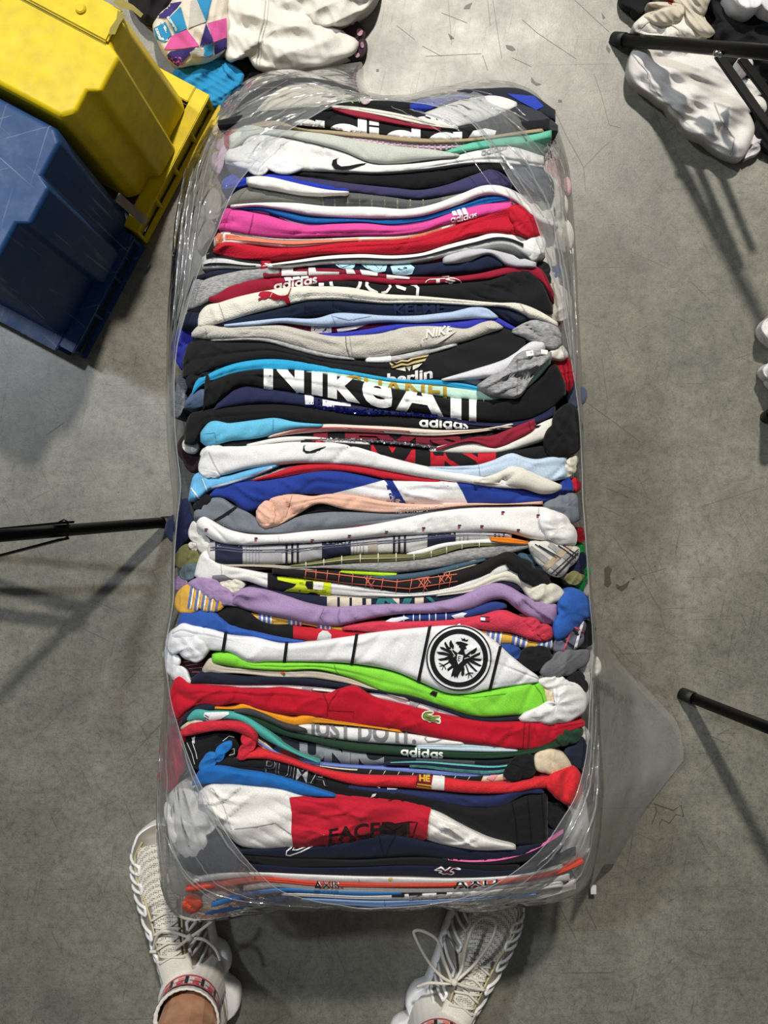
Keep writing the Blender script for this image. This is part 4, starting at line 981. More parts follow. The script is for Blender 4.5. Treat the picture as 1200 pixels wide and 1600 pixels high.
o = shirt('white shirt with faint grey print above the crocodile one', '#dcdcdc', '310,1067 380,1070 440,1070 500,1074 560,1082 610,1084 660,1097 720,1117 780,1124 830,1120', '310,1073 380,1074 440,1075 500,1080 560,1087 610,1096 660,1110 720,1124 830,1126', -1)
pr(o, '#a5a5aa', [pts('472,1074 490,1074 484,1082 470,1080'), pts('640,1096 656,1098 650,1106 640,1104'), pts('672,1102 684,1108 682,1116 674,1112')], 'chest_print')
sleeve(o, '#e2e2e0', '806,1126 818,1112 842,1104 868,1098 872,1082 866,1070 890,1064 910,1072 918,1092 914,1112 900,1122 872,1130 840,1128', h=0.02, zoff=0.002, wr=0.006)
sleeve(o, '#e0e0de', '838,1064 860,1058 884,1062 900,1070 896,1084 876,1080 856,1076', h=0.01, zoff=0.006, wr=0.004)
o = shirt('red folded shirt with a small green crocodile emblem', '#b61228', '263,1090 268,1072 300,1069 340,1071 400,1076 440,1074 480,1079 512,1084 530,1076 556,1071 580,1086 640,1103 700,1117 760,1127 820,1127 870,1129 914,1127', '263,1118 276,1124 292,1112 310,1102 340,1103 370,1099 400,1107 440,1116 480,1119 520,1127 580,1135 640,1144 700,1157 750,1164 800,1171 830,1171 860,1161 885,1146 914,1134', 1, lean=0.06, wr=0.002)
seam(o, pts('505,1084 512,1100 511,1120'), '#7c0a1a', 1.5); seam(o, pts('530,1078 516,1096 512,1108'), '#7c0a1a', 1.5)
seam(o, pts('820,1126 817,1168'), '#7c0a1a', 1.2); seam(o, pts('828,1127 825,1169'), '#8c0e20', 2.2); seam(o, pts('513,1110 553,1112 552,1122'), '#8c0e20', 1)
C_ = lambda q: ZP(q, 650, 1100, 24)
pr(o, '#dcdccc', [C_('205,450 230,350 330,270 450,245 620,245 675,300 650,370 580,400 620,435 880,430 930,490 900,540 930,600 940,660 900,740 820,735 700,680 620,660 530,690 470,680 400,620 270,590 220,520')], 'emblem')
pr(o, '#6d7d3c', [C_('245,450 280,350 350,300 500,285 630,300 620,340 400,380 440,410 560,430 620,465 760,450 890,460 880,510 700,550 760,600 880,650 860,690 760,680 640,630 520,655 460,640 400,590 280,540')], 'emblem', off=0.0019)
pr(o, '#2c3a1c', stroke(C_('300,370 265,440 270,520'), .7) + stroke(C_('340,480 440,500 540,545'), .7) + stroke(C_('330,320 480,300 620,305'), .5) + stroke(C_('460,600 600,640 720,650'), .6), 'emblem', off=0.0024)
pr(o, '#7a1420', [C_('740,575 880,635 860,655 760,610')], 'emblem', off=0.0024)
o = shirt('navy shirt end at left between the red shirts', '#1c2234', '280,1130 296,1108 312,1100 338,1102', '280,1136 300,1120 320,1112 338,1108', 0)
o = shirt('orange folded shirt below the red crocodile one', '#dd8f20', '333,1104 368,1104 378,1099 400,1107 440,1117 464,1120 476,1115 500,1119 560,1131 630,1141', '333,1108 368,1109 400,1113 440,1129 462,1134 480,1131 540,1133 600,1140 630,1145', 0)
o = shirt('charcoal folded shirt crossing under the orange one', '#3d3d3f', '366,1109 390,1107 410,1114 440,1128 462,1134 480,1138', '366,1113 400,1120 430,1132 450,1141 480,1145', 1)
o = shirt('dark plaid sliver of shirt under the red crocodile one at right', '#3a3850', '540,1132 600,1138 660,1148 720,1158 810,1170', '540,1136 600,1144 660,1154 720,1164 810,1174', -1)
pr(o, '#b0762c', vlines(SURF[o.name], [560, 580, 612], 4) + along(SURF[o.name], .0, .4, 660, 740), 'plaid')
o = shirt('white cracked-print shirt with grey college lettering', '#dedede', '460,1134 480,1131 500,1133 560,1137 640,1146 690,1154 726,1160', '460,1144 500,1151 560,1159 620,1163 680,1166 726,1164', 0)
pr(o, '#7f8084', text('JUST DO IT.', pts('482,1147 540,1155 600,1158 650,1161'), 27, 0.035), 'chest_print')
pr(o, '#8d8e92', stroke(pts('668,1148 664,1154 668,1159 680,1158 700,1152'), 2), 'logo')
o = shirt('pale blue thin folded shirt above the dark green one', '#b5c8d4', '650,1164 720,1163 765,1166 812,1170', '650,1170 720,1174 765,1175 812,1174', 0)
o = shirt('dark green folded shirt with small white lettering', '#203c2a', '372,1116 390,1116 420,1126 450,1140 480,1149 540,1160 600,1166 680,1172 740,1176 800,1173 850,1164 880,1150 905,1138', '372,1120 400,1130 440,1148 480,1158 540,1172 600,1179 660,1182 720,1185 790,1184 840,1176 880,1164 905,1150', 0)
pr(o, '#e6ebe6', adidas(pts('626,1180 660,1183 692,1185'), 9.5), 'chest_print')
sleeve(o, '#20402c', '868,1158 878,1140 898,1134 912,1140 908,1152 890,1162 876,1166', h=0.014, zoff=0.0, wr=0.005)
o = shirt('dark slate folded shirt with big pale grey letters', '#1a2229', '425,1150 460,1160 500,1165 540,1173 600,1180 660,1183 720,1186 800,1184 850,1174', '425,1154 460,1180 500,1188 540,1193 600,1193 660,1190 720,1192 770,1196 810,1190 850,1180', -1)
pr(o, '#80878c', text('UNIC', pts('468,1184 520,1192 600,1196'), 34, 0.07), 'chest_print')
pr(o, '#55595d', along(SURF[o.name], .35, 1.0, 650, 742), 'panel')
o = shirt('turquoise folded shirt with a white patch at its left end', '#4ba59c', '292,1122 300,1112 330,1111 365,1113 390,1122 420,1142 440,1160 470,1178 500,1190', '292,1126 330,1127 360,1124 382,1130 400,1146 430,1164 460,1178 500,1194', 1)
pr(o, '#e2e4e4', [pts('320,1113 357,1112 358,1116 344,1124 324,1128 318,1118')], 'patch')
pr(o, '#17171a', stroke(pts('320,1121 326,1125'), 1.5) + stroke(pts('320,1117 326,1121'), 1.5), 'patch', off=0.0014)
o = shirt('navy and turquoise striped thin shirt at right', '#1d2440', '600,1191 660,1189 720,1193 780,1196 826,1188', '600,1196 660,1198 720,1205 770,1207 826,1196', 0)
pr(o, '#5cb3a8', along(SURF[o.name], .05, .28, 610, 820) + along(SURF[o.name], .74, 1.02, 640, 800), 'stripe')
o = shirt('periwinkle thin shirt above the black and cream pattern', '#6d84c8', '398,1154 420,1168 450,1182 500,1192 560,1197 620,1199 700,1205 760,1208 812,1199', '398,1158 430,1178 460,1190 520,1198 600,1204 680,1211 740,1214 812,1208', -1)
o = shirt('cream shirt end at left above the red mesh', '#cbbfa8', '282,1136 296,1126 312,1120 324,1130', '282,1140 300,1138 324,1134', 0)
o = shirt('cream folded shirt with black triangle pattern', '#d8c8ac', '398,1150 412,1156 430,1174 460,1186 520,1198 600,1203 680,1210 740,1213 790,1206 820,1194', '398,1160 420,1176 450,1190 500,1204 560,1212 620,1215 700,1220 750,1222 790,1219 820,1208', -1)
So = SURF[o.name]
pr(o, '#1c1a1c', along(So, -.05, 1.05, 432, 458, 4) + along(So, .25, 1.1, 470, 560) + [p for x in range(560, 745, 22) for p in ([(x, float(So.T(x)) - 1), (x + 20, float(So.T(x + 20)) - 1), (x + 14, float(So.B(x)) + 1), (x - 8, float(So.B(x)) + 1)],)], 'pattern')
pr(o, '#d9929a', [pts('760,1216 772,1208 780,1208 770,1220')], 'pattern', off=0.0014)
sleeve(o, '#161618', '786,1212 796,1192 812,1180 830,1178 838,1192 834,1212 816,1216 800,1222', h=0.012, zoff=0.004, wr=0.004, label='black cuff')
sleeve(o, '#d8c8ac', '836,1178 850,1172 872,1174 888,1186 894,1200 878,1204 852,1208 838,1204', h=0.012, zoff=0.006, wr=0.003)
o = shirt('red mesh folded shirt with a stitched crest and white patch', '#cf2a33', '370,1182 385,1177 400,1172 440,1181 480,1195 520,1205 560,1210 620,1212 680,1213 740,1221 800,1223 850,1213 905,1205', '370,1186 420,1187 460,1197 500,1211 560,1227 620,1230 680,1235 740,1240 800,1239 850,1232 905,1245', 1, 'pique')
pr(o, '#7a1a28', [pts('652,1208 675,1210 674,1233 650,1229')], 'crest'); pr(o, '#cfa93a', text('HE', pts('655,1220 672,1221'), 9, 0.05) + stroke(pts('652,1225 674,1228'), 2.4) + stroke(pts('651,1229 673,1232'), 1.6), 'crest', off=0.0016)
pr(o, '#e0ded8', [pts('677,1211 695,1213 694,1235 673,1233')], 'patch')
sleeve(o, '#cf2830', '850,1222 862,1208 878,1202 896,1196 906,1206 910,1226 904,1248 892,1260 876,1252 862,1240', h=0.02, zoff=0.004, wr=0.006)
SL = StripSurf(pts('280,1144 296,1132 320,1128 352,1127 380,1129 392,1134 402,1144'), pts('280,1152 300,1149 340,1142 366,1143 384,1150 402,1162'), 2.2, 77)
strip_mesh('sleeve', SL, cloth('#c4283a', 'pique'), 0.12, o)
sleeve(o, '#c4283a', '378,1148 392,1140 402,1146 400,1162 390,1176 382,1188 372,1188 372,1176 380,1164', h=0.006, zoff=0.010, kind='pique')
o = shirt('navy folded shirt below the red mesh one at right', '#232b55', '540,1226 600,1232 680,1238 740,1243 790,1236 805,1228 850,1230', '540,1232 600,1240 680,1252 740,1262 790,1258 820,1242 850,1240', 0, wr=0.003)
pr(o, '#c5cada', stroke(pts('573,1225 582,1229 594,1231'), 1.3) + stroke(pts('605,1233 622,1233 634,1230'), 1.3), 'print')
o = shirt('black folded garment with outlined lettering and gathered right end', '#17171a', '322,1196 345,1186 380,1185 430,1187 470,1197 510,1212 560,1228 620,1236 680,1246 740,1258 790,1254 830,1240 856,1238', '322,1200 380,1202 430,1210 480,1226 520,1242 580,1248 640,1256 690,1270 730,1290 770,1310 810,1320 856,1322', 0, rmax=0.011)
PB = pts('410,1211 440,1216 470,1221 512,1228')
pr(o, '#b4b4b6', text('PUMA', PB, 28, 0.014, .12), 'chest_print')
pr(o, '#17171a', text('PUMA', PB, 28, 0.0, .12), 'chest_print', off=0.0018)
pr(o, '#e4e4e4', [pts('579,1247 582,1241 588,1240 586,1244')], 'emblem')
seam(o, pts('800,1254 806,1284 808,1316'), '#08080a', 1.6); seam(o, pts('824,1246 828,1280 830,1318'), '#08080a', 1.6); seam(o, pts('846,1240 850,1280 850,1320'), '#08080a', 1.6)
ob = sleeve(o, '#151518', '284,1168 292,1154 312,1148 350,1146 368,1150 372,1166 366,1184 352,1196 330,1196 310,1204 296,1192', h=0.008, zoff=0.0, wr=0.004, label='black sleeve with thin white outlines')
decal('outline_print', SURF[ob.name], stroke(pts('292,1160 300,1178 304,1194'), 1) + stroke(pts('300,1158 306,1176 308,1186'), 1) + stroke(pts('348,1158 358,1150 366,1152'), 1) + stroke(pts('354,1172 366,1170 366,1178 358,1180'), 1) + [pts('299,1150 305,1148 304,1162 301,1160')], cloth('#d8d8d8'), o, 0.001)
sleeve(o, '#151518', '854,1252 866,1256 880,1264 884,1290 874,1296 858,1290', h=0.01, zoff=-0.004, wr=0.003)
o = shirt('bright blue folded shirt sweeping under the black outlined one', '#1c66b0', '300,1222 312,1202 328,1196 380,1202 430,1211 480,1227 525,1243', '300,1228 330,1224 380,1227 430,1232 480,1244 525,1246', 1, wr=0.0026)
sleeve(o, '#2272bc', '310,1200 318,1184 336,1176 350,1160 362,1156 364,1166 352,1178 338,1190 326,1204 316,1212', h=0.008, zoff=0.006, wr=0.004)
o = shirt('white folded shirt with a broad red middle panel and black lettering', '#dfddd8', '309,1240 322,1228 350,1224 400,1227 440,1231 480,1243 540,1245 600,1249 640,1254 690,1270 725,1290 760,1308 806,1322', '309,1262 330,1282 352,1300 370,1318 400,1326 440,1325 480,1321 520,1316 560,1309 600,1301 640,1305 690,1319 740,1328 806,1328', 1, wr=0.0035, rmax=0.012)
So = SURF[o.name]
pr(o, '#b51c30', [pts('452,1246 480,1243 540,1244 600,1248 640,1253 674,1262 670,1280 667,1312 640,1310 600,1304 560,1312 520,1320 459,1328 455,1300 456,1270')], 'panel', off=0.0030)
pr(o, '#241016', text('FACED', pts('514,1317 560,1309 620,1304'), 21, 0.02) + stroke(pts('615,1288 640,1284 652,1285 646,1302'), 2), 'chest_print', off=0.0040)
pr(o, '#3a1a20', [pts('592,1290 640,1285 640,1304 594,1302')], 'chest_print', off=0.0036)
pr(o, '#1a1216', text('M', pts('596,1302 634,1302'), 14, 0.0), 'chest_print', off=0.0045)
seam(o, pts('360,1296 400,1292 430,1286 455,1304'), '#aaa7a2', 1.6); seam(o, pts('332,1232 350,1262 362,1300'), '#b9b7b2', 1.4)
sleeve(o, '#d8d6d2', '264,1240 282,1230 306,1236 326,1262 340,1290 322,1306 326,1330 318,1348 296,1346 274,1324 262,1290', h=0.016, zoff=-0.006, wr=0.006)
o = shirt('dark navy folded shirt with an outlined white swoosh', '#141b30', '372,1330 400,1328 460,1324 520,1318 560,1311 600,1302 640,1306 690,1320 740,1329 800,1326 852,1315', '372,1334 420,1338 480,1342 540,1342 600,1340 660,1338 720,1345 800,1345 852,1330', 0)
pr(o, '#e6e6e6', stroke(pts('458,1322 448,1330 447,1336 453,1337 470,1331 496,1318'), 2.0) + stroke(pts('460,1324 457,1328 464,1328 480,1322'), 1.6), 'logo')
seam(o, pts('592,1306 596,1324 601,1338'), '#0a0f1c', 1.6); seam(o, pts('618,1306 608,1324 602,1338'), '#0a0f1c', 1.6)
o = shirt('black folded shirt between the two navy logo shirts', '#17181b', '376,1336 440,1340 500,1343 560,1346 620,1342 680,1342 740,1350 812,1352', '376,1342 440,1356 500,1355 560,1354 640,1352 720,1358 812,1362', 0)
o = shirt('thin pink-edged black shirt at the lower right', '#1c1c26', '690,1342 740,1346 790,1340 830,1326 862,1308 884,1294', '690,1346 740,1350 790,1350 830,1344 862,1330 884,1312', 0)
pr(o, '#d0619a', along(SURF[o.name], .0, .26, 700, 880), 'piping')
o = shirt('navy folded shirt with a white and maroon bird logo', '#161c33', '330,1352 400,1350 480,1356 560,1354 640,1351 700,1353 780,1361 850,1350 900,1324', '330,1362 400,1364 480,1365 560,1368 640,1368 700,1371 760,1370 820,1364 900,1336', 0)
B_ = lambda q: ZP(q, 670, 1345, 20)
pr(o, '#e8e8e8', [B_('160,285 380,175 430,195 510,280 600,230 690,150 770,145 900,195 1005,250 990,290 900,285 780,240 690,310 790,345 805,390 740,440 680,450 590,420 440,435 380,400 300,380 320,345 390,325 200,315')], 'logo')
pr(o, '#5c1a30', [B_('230,280 380,235 430,265 510,325 600,280 680,210 740,190 830,205 950,250 860,240 760,225 680,280 640,340 740,370 750,390 680,415 580,390 470,400 390,365 430,335 400,290 340,285')], 'logo', off=0.0019)
sleeve(o, '#23293c', '290,1318 330,1312 362,1318 392,1346 386,1360 340,1362 296,1362 276,1350', h=0.014, zoff=-0.006, wr=0.004)
sleeve(o, '#1f2433', '812,1330 840,1312 872,1290 884,1300 878,1330 850,1350 822,1358', h=0.012, zoff=-0.010, wr=0.004)
o = shirt('white folded shirt at the near end above the orange-red one', '#e4e2de', '300,1372 350,1364 400,1363 480,1366 560,1369 640,1371 700,1373 760,1371 830,1364 880,1352', '300,1380 350,1374 400,1370 470,1377 560,1380 640,1382 720,1380 800,1374 880,1358', 0)
seam(o, pts('560,1372 561,1378'), '#b5b3ae', 1); pr(o, '#d4b64a', [pts('607,1372 613,1371 612,1376 608,1376')], 'emblem')
o = shirt('orange-red thin folded shirt with black and white letters', '#cf4a34', '290,1388 340,1380 400,1372 440,1374 480,1378 540,1381 640,1383 720,1381 800,1374 880,1358 912,1344', '290,1394 350,1386 400,1378 440,1380 480,1384 560,1386 640,1387 720,1386 800,1380 880,1364 912,1350', 1)
pr(o, '#e8e6e2', text('AXIS', pts('490,1388 530,1388'), 10, 0.05), 'chest_print'); pr(o, '#e8e6e2', text('AXD', pts('708,1388 778,1382'), 11, 0.06), 'chest_print')
pr(o, '#1c1c1e', text('AXIS', pts('490,1388 530,1388'), 10, 0.0), 'chest_print', off=0.002); pr(o, '#1c1c1e', text('AXD', pts('708,1388 778,1382'), 11, 0.0), 'chest_print', off=0.002)
o = shirt('white folded shirt below the orange-red one at the near end', '#e0dfdc', '380,1384 420,1378 480,1383 560,1386 640,1388 720,1387 800,1381 890,1362', '380,1392 430,1387 500,1393 600,1395 700,1394 770,1390 890,1376', 0)
o = shirt('bright blue thin folded shirt at the near end', '#2f7dc4', '330,1410 400,1392 440,1388 500,1391 560,1393 630,1394', '330,1418 400,1400 450,1394 520,1398 580,1400 630,1398', 0)
o = shirt('white thin shirt with black text scraps at the near end', '#dedcd6', '440,1396 500,1397 560,1400 620,1398 700,1394 780,1389 880,1376', '440,1399 500,1402 560,1405 640,1406 720,1403 780,1399 880,1386', 0)
pr(o, '#1b1b1e', [pts('612,1398 632,1396 632,1402 612,1402'), pts('638,1396 660,1395 659,1400 640,1402'), pts('682,1395 698,1394 698,1397 682,1398')], 'chest_print')
pr(o, '#b8b8bc', text('ENCOR', pts('640,1408 740,1403'), 8, 0.03), 'chest_print')
o = shirt('light denim blue folded shirt at the very near end', '#7d9cc8', '470,1404 520,1405 560,1407 640,1407 720,1404 780,1399 840,1392', '470,1408 520,1413 560,1416 600,1418 640,1415 720,1409 780,1405 840,1398', 0)
seam(o, pts('600,1406 602,1417'), '#5b7aa6', 1.4)
o = shirt('white and black patterned end piece under film, near right', '#c9c6c2', '700,1408 780,1402 850,1392 900,1372', '700,1414 780,1412 850,1404 900,1390', -2)
o = shirt('orange crumpled shirt under film at the near left corner', '#d0533a', '284,1412 292,1398 306,1396 318,1404', '284,1420 296,1428 306,1426 318,1418', -2, wr=0.004)
o = shirt('white crumpled shirt beside the orange one at the near left corner', '#d4cfc6', '314,1402 330,1394 350,1392 368,1402', '314,1418 334,1422 350,1418 368,1412', -2, wr=0.004)
o = shirt('blue thin shirt under film at the near left end', '#34629e', '318,1424 360,1412 400,1404 450,1400', '318,1430 360,1424 400,1416 450,1408', -3)
o = shirt('white shirt with a curved hem under film at the near right', '#dfddd9', '872,1330 890,1284 906,1252 918,1262 922,1300', '872,1350 890,1356 906,1346 922,1330', -2)
# --- ends that stick out at the sides of the bale
def side(label, col, outline, zoff=-0.03, h=0.012, kind='jersey', wr=0.004, cat='shirt'):
    _seed[0] += 3
    S = LumpSurf(pts(outline), (lambda a, b: zbase(a, b) - 0.010 + zoff), h, _seed[0], wr)
    o = lump_mesh('folded_shirt', S, cloth(col, kind), 0.03, None, n=56, rows=9, taper=0.8)
    SURF[o.name] = S
    return tag(o, label, cat, GROUP)
side('navy shirt end hanging down beside the left rack leg', '#1d2444', '266,890 274,850 280,800 284,776 292,780 298,800 296,830 286,850 276,886', -0.06)
side('dark maroon and black shirt ends at left below the marl sleeve', '#2b1a20', '286,720 286,680 296,664 316,670 320,700 312,730 300,740', -0.03)
side('white cuff with pink print at left beside black shirts', '#d2cfcc', '287,688 296,682 306,688 304,708 290,706', -0.012, 0.006)
side('white striped cuff at left below the slate grey shirt', '#d2d0ca', '296,824 302,813 312,822 322,838 328,862 318,866 306,848', -0.002, 0.006)
side('orange and white tiny shirt end at left above the olive sleeve', '#d8d0c6', '294,850 300,846 310,852 308,860 298,858', -0.006, 0.006)
side('bright green shirt curving along the right edge', '#1f9c4a', '902,850 908,846 914,880 914,910 910,930 904,924 905,890', -0.02, 0.012)
side('cream shirt edge outside the bright green one', '#d9d3c3', '908,852 913,860 918,900 918,936 913,930 914,890', -0.034, 0.010)
side('navy shirt bunched between the plaid sleeve and the green one', '#1b2140', '886,890 902,866 912,862 912,890 906,908 892,910', -0.014, 0.012)
side('olive cuff bunched below the plaid sleeve', '#7d7a50', '876,900 888,896 906,896 914,900 908,910 894,914 884,908', -0.004, 0.008)
side('dark red pointed sleeve end at right beside the white emblem shirt', '#a31a2c', '900,838 910,824 912,832 906,848', -0.01, 0.006)
side('slate blue sleeve end hanging at the right edge', '#56607a', '888,614 900,596 904,600 904,636 898,640', -0.03, 0.008)
s_ = side('bright blue shirt bunched at the right edge', '#2b59a8', '868,1002 872,960 878,930 890,918 910,924 922,940 924,962 912,970 896,984 880,1000', 0.004, 0.02)
sd = side('grey and red plaid shirt end below the bright blue one', '#5d5e70', '864,1018 880,988 890,970 906,968 914,968 912,990 902,1014 884,1020', 0.004, 0.012)
decal('plaid', SURF[sd.name], stroke([(886, 972), (908, 996)], 4) + stroke([(876, 996), (900, 1014)], 4), cloth('#191b28'), sd, 0.001)
decal('plaid', SURF[sd.name], stroke([(900, 966), (880, 1018)], 2.4) + stroke([(890, 976), (914, 988)], 2.4), cloth('#c0485a'), sd, 0.0012)
decal('plaid', SURF[sd.name], stroke([(912, 966), (898, 1016)], 4), cloth('#dcdce0'), sd, 0.0011)
side('black shirt opening at the right edge beside the plaid end', '#101012', '904,1012 912,984 920,970 930,978 930,990 918,1010 908,1016', 0.0, 0.010)
side('mid grey shirt bunched below the black and plaid ends', '#66676b', '842,1052 862,1030 870,1018 900,1016 922,1016 920,1034 902,1046 880,1056 860,1060', 0.004, 0.014)
side('black shirt bunched right of the eagle roundel', '#17181b', '810,1030 818,1014 836,1010 856,1012 862,1024 858,1040 842,1048 824,1046', 0.0, 0.014)
side('blue and black shirt ends right below the yellow stripes', '#27468c', '776,1006 800,1006 812,1012 812,1030 800,1028 786,1018', -0.004, 0.008)
side('dark purple shirt sliver between black and grey bunches', '#2b2644', '850,1052 858,1040 866,1022 872,1016 868,1030 858,1050', 0.0, 0.008)
side('black cuff with red stitching at the right edge', '#18181b', '884,1064 894,1052 906,1048 914,1062 918,1080 912,1084 902,1072', 0.006, 0.008)
side('white shirt edge running along the right side', '#dcdad4', '914,1010 920,1000 926,1020 924,1060 920,1100 912,1110 912,1060', -0.02, 0.010)
side('navy and white shirt ends at right below the dark green sleeve', '#1e2436', '880,1180 896,1160 910,1150 916,1170 914,1196 904,1202 890,1196', -0.006, 0.012)
side('white pointed shirt end right of the dark green sleeve', '#d9d7d0', '898,1158 908,1132 918,1140 918,1160 908,1172', -0.012, 0.008)
side('navy and blue shirt ends at right inside the film', '#1f3f86', '848,404 858,392 866,410 868,440 862,462 852,440', -0.02, 0.010)
side('black and white shirt ends at right inside the film', '#26262a', '838,412 848,408 858,428 860,444 850,438 842,424', -0.006, 0.008)
side('white lace-trimmed shirt end right of the maroon badge shirt', '#d8d2c6', '846,430 854,426 862,440 862,462 868,500 876,530 882,560 876,566 866,520 856,470', -0.012, 0.008)
side('red and white shirt ends right of the off-white cat-logo cuff', '#a8263a', '856,448 866,440 874,470 878,500 872,512 862,480', -0.024, 0.010)
side('large white shirt under film along the far right side', '#d9d7d0', '800,300 824,306 846,330 862,380 868,430 874,470 886,470 888,400 884,340 874,290 846,262 820,254 800,270', -0.024, 0.016)
side('slate and blue shirt under film at the far right', '#4c525c', '790,270 806,252 830,252 852,268 866,300 862,320 842,304 820,290 802,286', -0.008, 0.014)
side('pale pink shirt end under film at the far right edge', '#c9a9ad', '852,250 862,232 874,270 878,320 872,350 862,300', -0.05, 0.012)
side('pale pink shirt end under film at the far left', '#bfa9b8', '336,270 340,236 350,210 360,204 356,224 350,252 342,276', -0.02, 0.012)
side('crimson and orange shirt end under film at the far left', '#a33348', '352,226 360,204 372,196 380,198 372,214 358,232', -0.008, 0.008)
side('tan shirt end under film at the far left', '#a6957a', '332,212 342,190 366,182 382,190 366,200 350,214', -0.024, 0.010)
side('blue shirt end under film at the left', '#2f3f9e', '346,290 356,276 372,274 376,284 362,294 350,298', -0.008, 0.008)
side('grey and cream shirt ends under film along the left side', '#8a857a', '308,370 314,320 326,290 344,300 346,322 334,346 322,380 310,400', -0.03, 0.012)
side('red and white shirt ends under film at the near left', '#a3203a', '256,1240 258,1190 262,1150 272,1128 284,1140 288,1180 280,1214 268,1240', -0.04, 0.012)
side('cream and slate shirt ends under film at the near left corner', '#b5b0a6', '266,1390 262,1360 280,1350 320,1366 330,1382 300,1396 280,1400', -0.016, 0.012)
side('blue denim shirt end at the near right inside the film', '#2c3550', '900,1240 912,1206 918,1220 920,1260 908,1270', -0.03, 0.010)

# ---------------------------------------------------------------- the clear plastic bag
def film_mat(name='clear_film', haze=0.19, tint='#e4e8ea', gloss=1.9):
    m = bpy.data.materials.new(name); m.use_nodes = True
    nt = m.node_tree; nt.nodes.remove(nt.nodes['Principled BSDF']); out = nt.nodes['Material Output']
    tr = node(nt, 'ShaderNodeBsdfTransparent'); tr.inputs[0].default_value = (0.97, 0.975, 0.98, 1)
    gl = node(nt, 'ShaderNodeBsdfGlossy'); gl.inputs['Roughness'].default_value = 0.07
    df = node(nt, 'ShaderNodeBsdfDiffuse'); df.inputs[0].default_value = lin(tint) + (1,)
    tl = node(nt, 'ShaderNodeBsdfTranslucent'); tl.inputs[0].default_value = lin(tint) + (1,)
    mx0 = node(nt, 'ShaderNodeMixShader'); mx0.inputs[0].default_value = 0.4
    nt.links.new(df.outputs[0], mx0.inputs[1]); nt.links.new(tl.outputs[0], mx0.inputs[2])
    mx1 = node(nt, 'ShaderNodeMixShader')
    tc = node(nt, 'ShaderNodeTexCoord')
    nz = node(nt, 'ShaderNodeTexNoise'); nz.inputs['Scale'].default_value = 9; nz.inputs['Detail'].default_value = 4
    nt.links.new(tc.outputs['Object'], nz.inputs['Vector'])
    mr = node(nt, 'ShaderNodeMapRange'); mr.inputs[1].default_value = 0.3; mr.inputs[2].default_value = 0.7
    mr.inputs[3].default_value = haze * 0.6; mr.inputs[4].default_value = haze * 1.5
    nt.links.new(nz.outputs['Fac'], mr.inputs[0]); nt.links.new(mr.outputs[0], mx1.inputs[0])
    nt.links.new(tr.outputs[0], mx1.inputs[1]); nt.links.new(mx0.outputs[0], mx1.inputs[2])
    fr = node(nt, 'ShaderNodeFresnel')
    ge = node(nt, 'ShaderNodeNewGeometry'); io = node(nt, 'ShaderNodeMapRange'); io.inputs[3].default_value = 1.5; io.inputs[4].default_value = 1 / 1.5   # thin film: the same from both sides
    nt.links.new(ge.outputs['Backfacing'], io.inputs[0]); nt.links.new(io.outputs[0], fr.inputs[0])
    bp = node(nt, 'ShaderNodeBump'); bp.inputs['Strength'].default_value = 0.5; bp.inputs['Distance'].default_value = 0.004
    n2 = node(nt, 'ShaderNodeTexNoise'); n2.inputs['Scale'].default_value = 22; n2.inputs['Detail'].default_value = 3; n2.inputs['Distortion'].default_value = 1.2
    nt.links.new(tc.outputs['Object'], n2.inputs['Vector']); nt.links.new(n2.outputs['Fac'], bp.inputs['Height'])
    uv = node(nt, 'ShaderNodeUVMap'); mpg = node(nt, 'ShaderNodeMapping'); mpg.inputs['Scale'].default_value = (34, 7, 1)
    rg = node(nt, 'ShaderNodeTexNoise', noise_type='RIDGED_MULTIFRACTAL'); rg.inputs['Scale'].default_value = 1.0; rg.inputs['Detail'].default_value = 3; rg.inputs['Distortion'].default_value = .6
    nt.links.new(uv.outputs[0], mpg.inputs[0]); nt.links.new(mpg.outputs[0], rg.inputs['Vector'])
    b2 = node(nt, 'ShaderNodeBump'); b2.inputs['Strength'].default_value = 0.8; b2.inputs['Distance'].default_value = 0.006
    nt.links.new(rg.outputs['Fac'], b2.inputs['Height']); nt.links.new(b2.outputs[0], bp.inputs['Normal'])
    nt.links.new(bp.outputs[0], gl.inputs['Normal']); nt.links.new(bp.outputs[0], fr.inputs['Normal'])
    mx2 = node(nt, 'ShaderNodeMixShader')
    dbl = node(nt, 'ShaderNodeMath', operation='MULTIPLY', use_clamp=True); dbl.inputs[1].default_value = gloss   # two faces of the sheet
    nt.links.new(fr.outputs[0], dbl.inputs[0]); nt.links.new(dbl.outputs[0], mx2.inputs[0]); nt.links.new(mx1.outputs[0], mx2.inputs[1]); nt.links.new(gl.outputs[0], mx2.inputs[2])
    nt.links.new(mx2.outputs[0], out.inputs[0])
    return m
FILM = film_mat()
BC = (600.0, 780.0)
class Loop:
    def __init__(self, s):
        q = pts(s)
        a = sorted((math.atan2((y - BC[1]) / 640, (x - BC[0]) / 330), math.hypot((x - BC[0]) / 330, (y - BC[1]) / 640)) for x, y in q)
        th = np.array([t for t, r in a]); r = np.array([r for t, r in a])
        self.th = np.concatenate([th - 2 * math.pi, th, th + 2 * math.pi]); self.r = np.concatenate([r, r, r])
    def __call__(self, th):
        f = 0
        for d, w in ((-.03, 1), (0, 2), (.03, 1)): f = f + w * np.interp(th + d, self.th, self.r)
        return f / 4
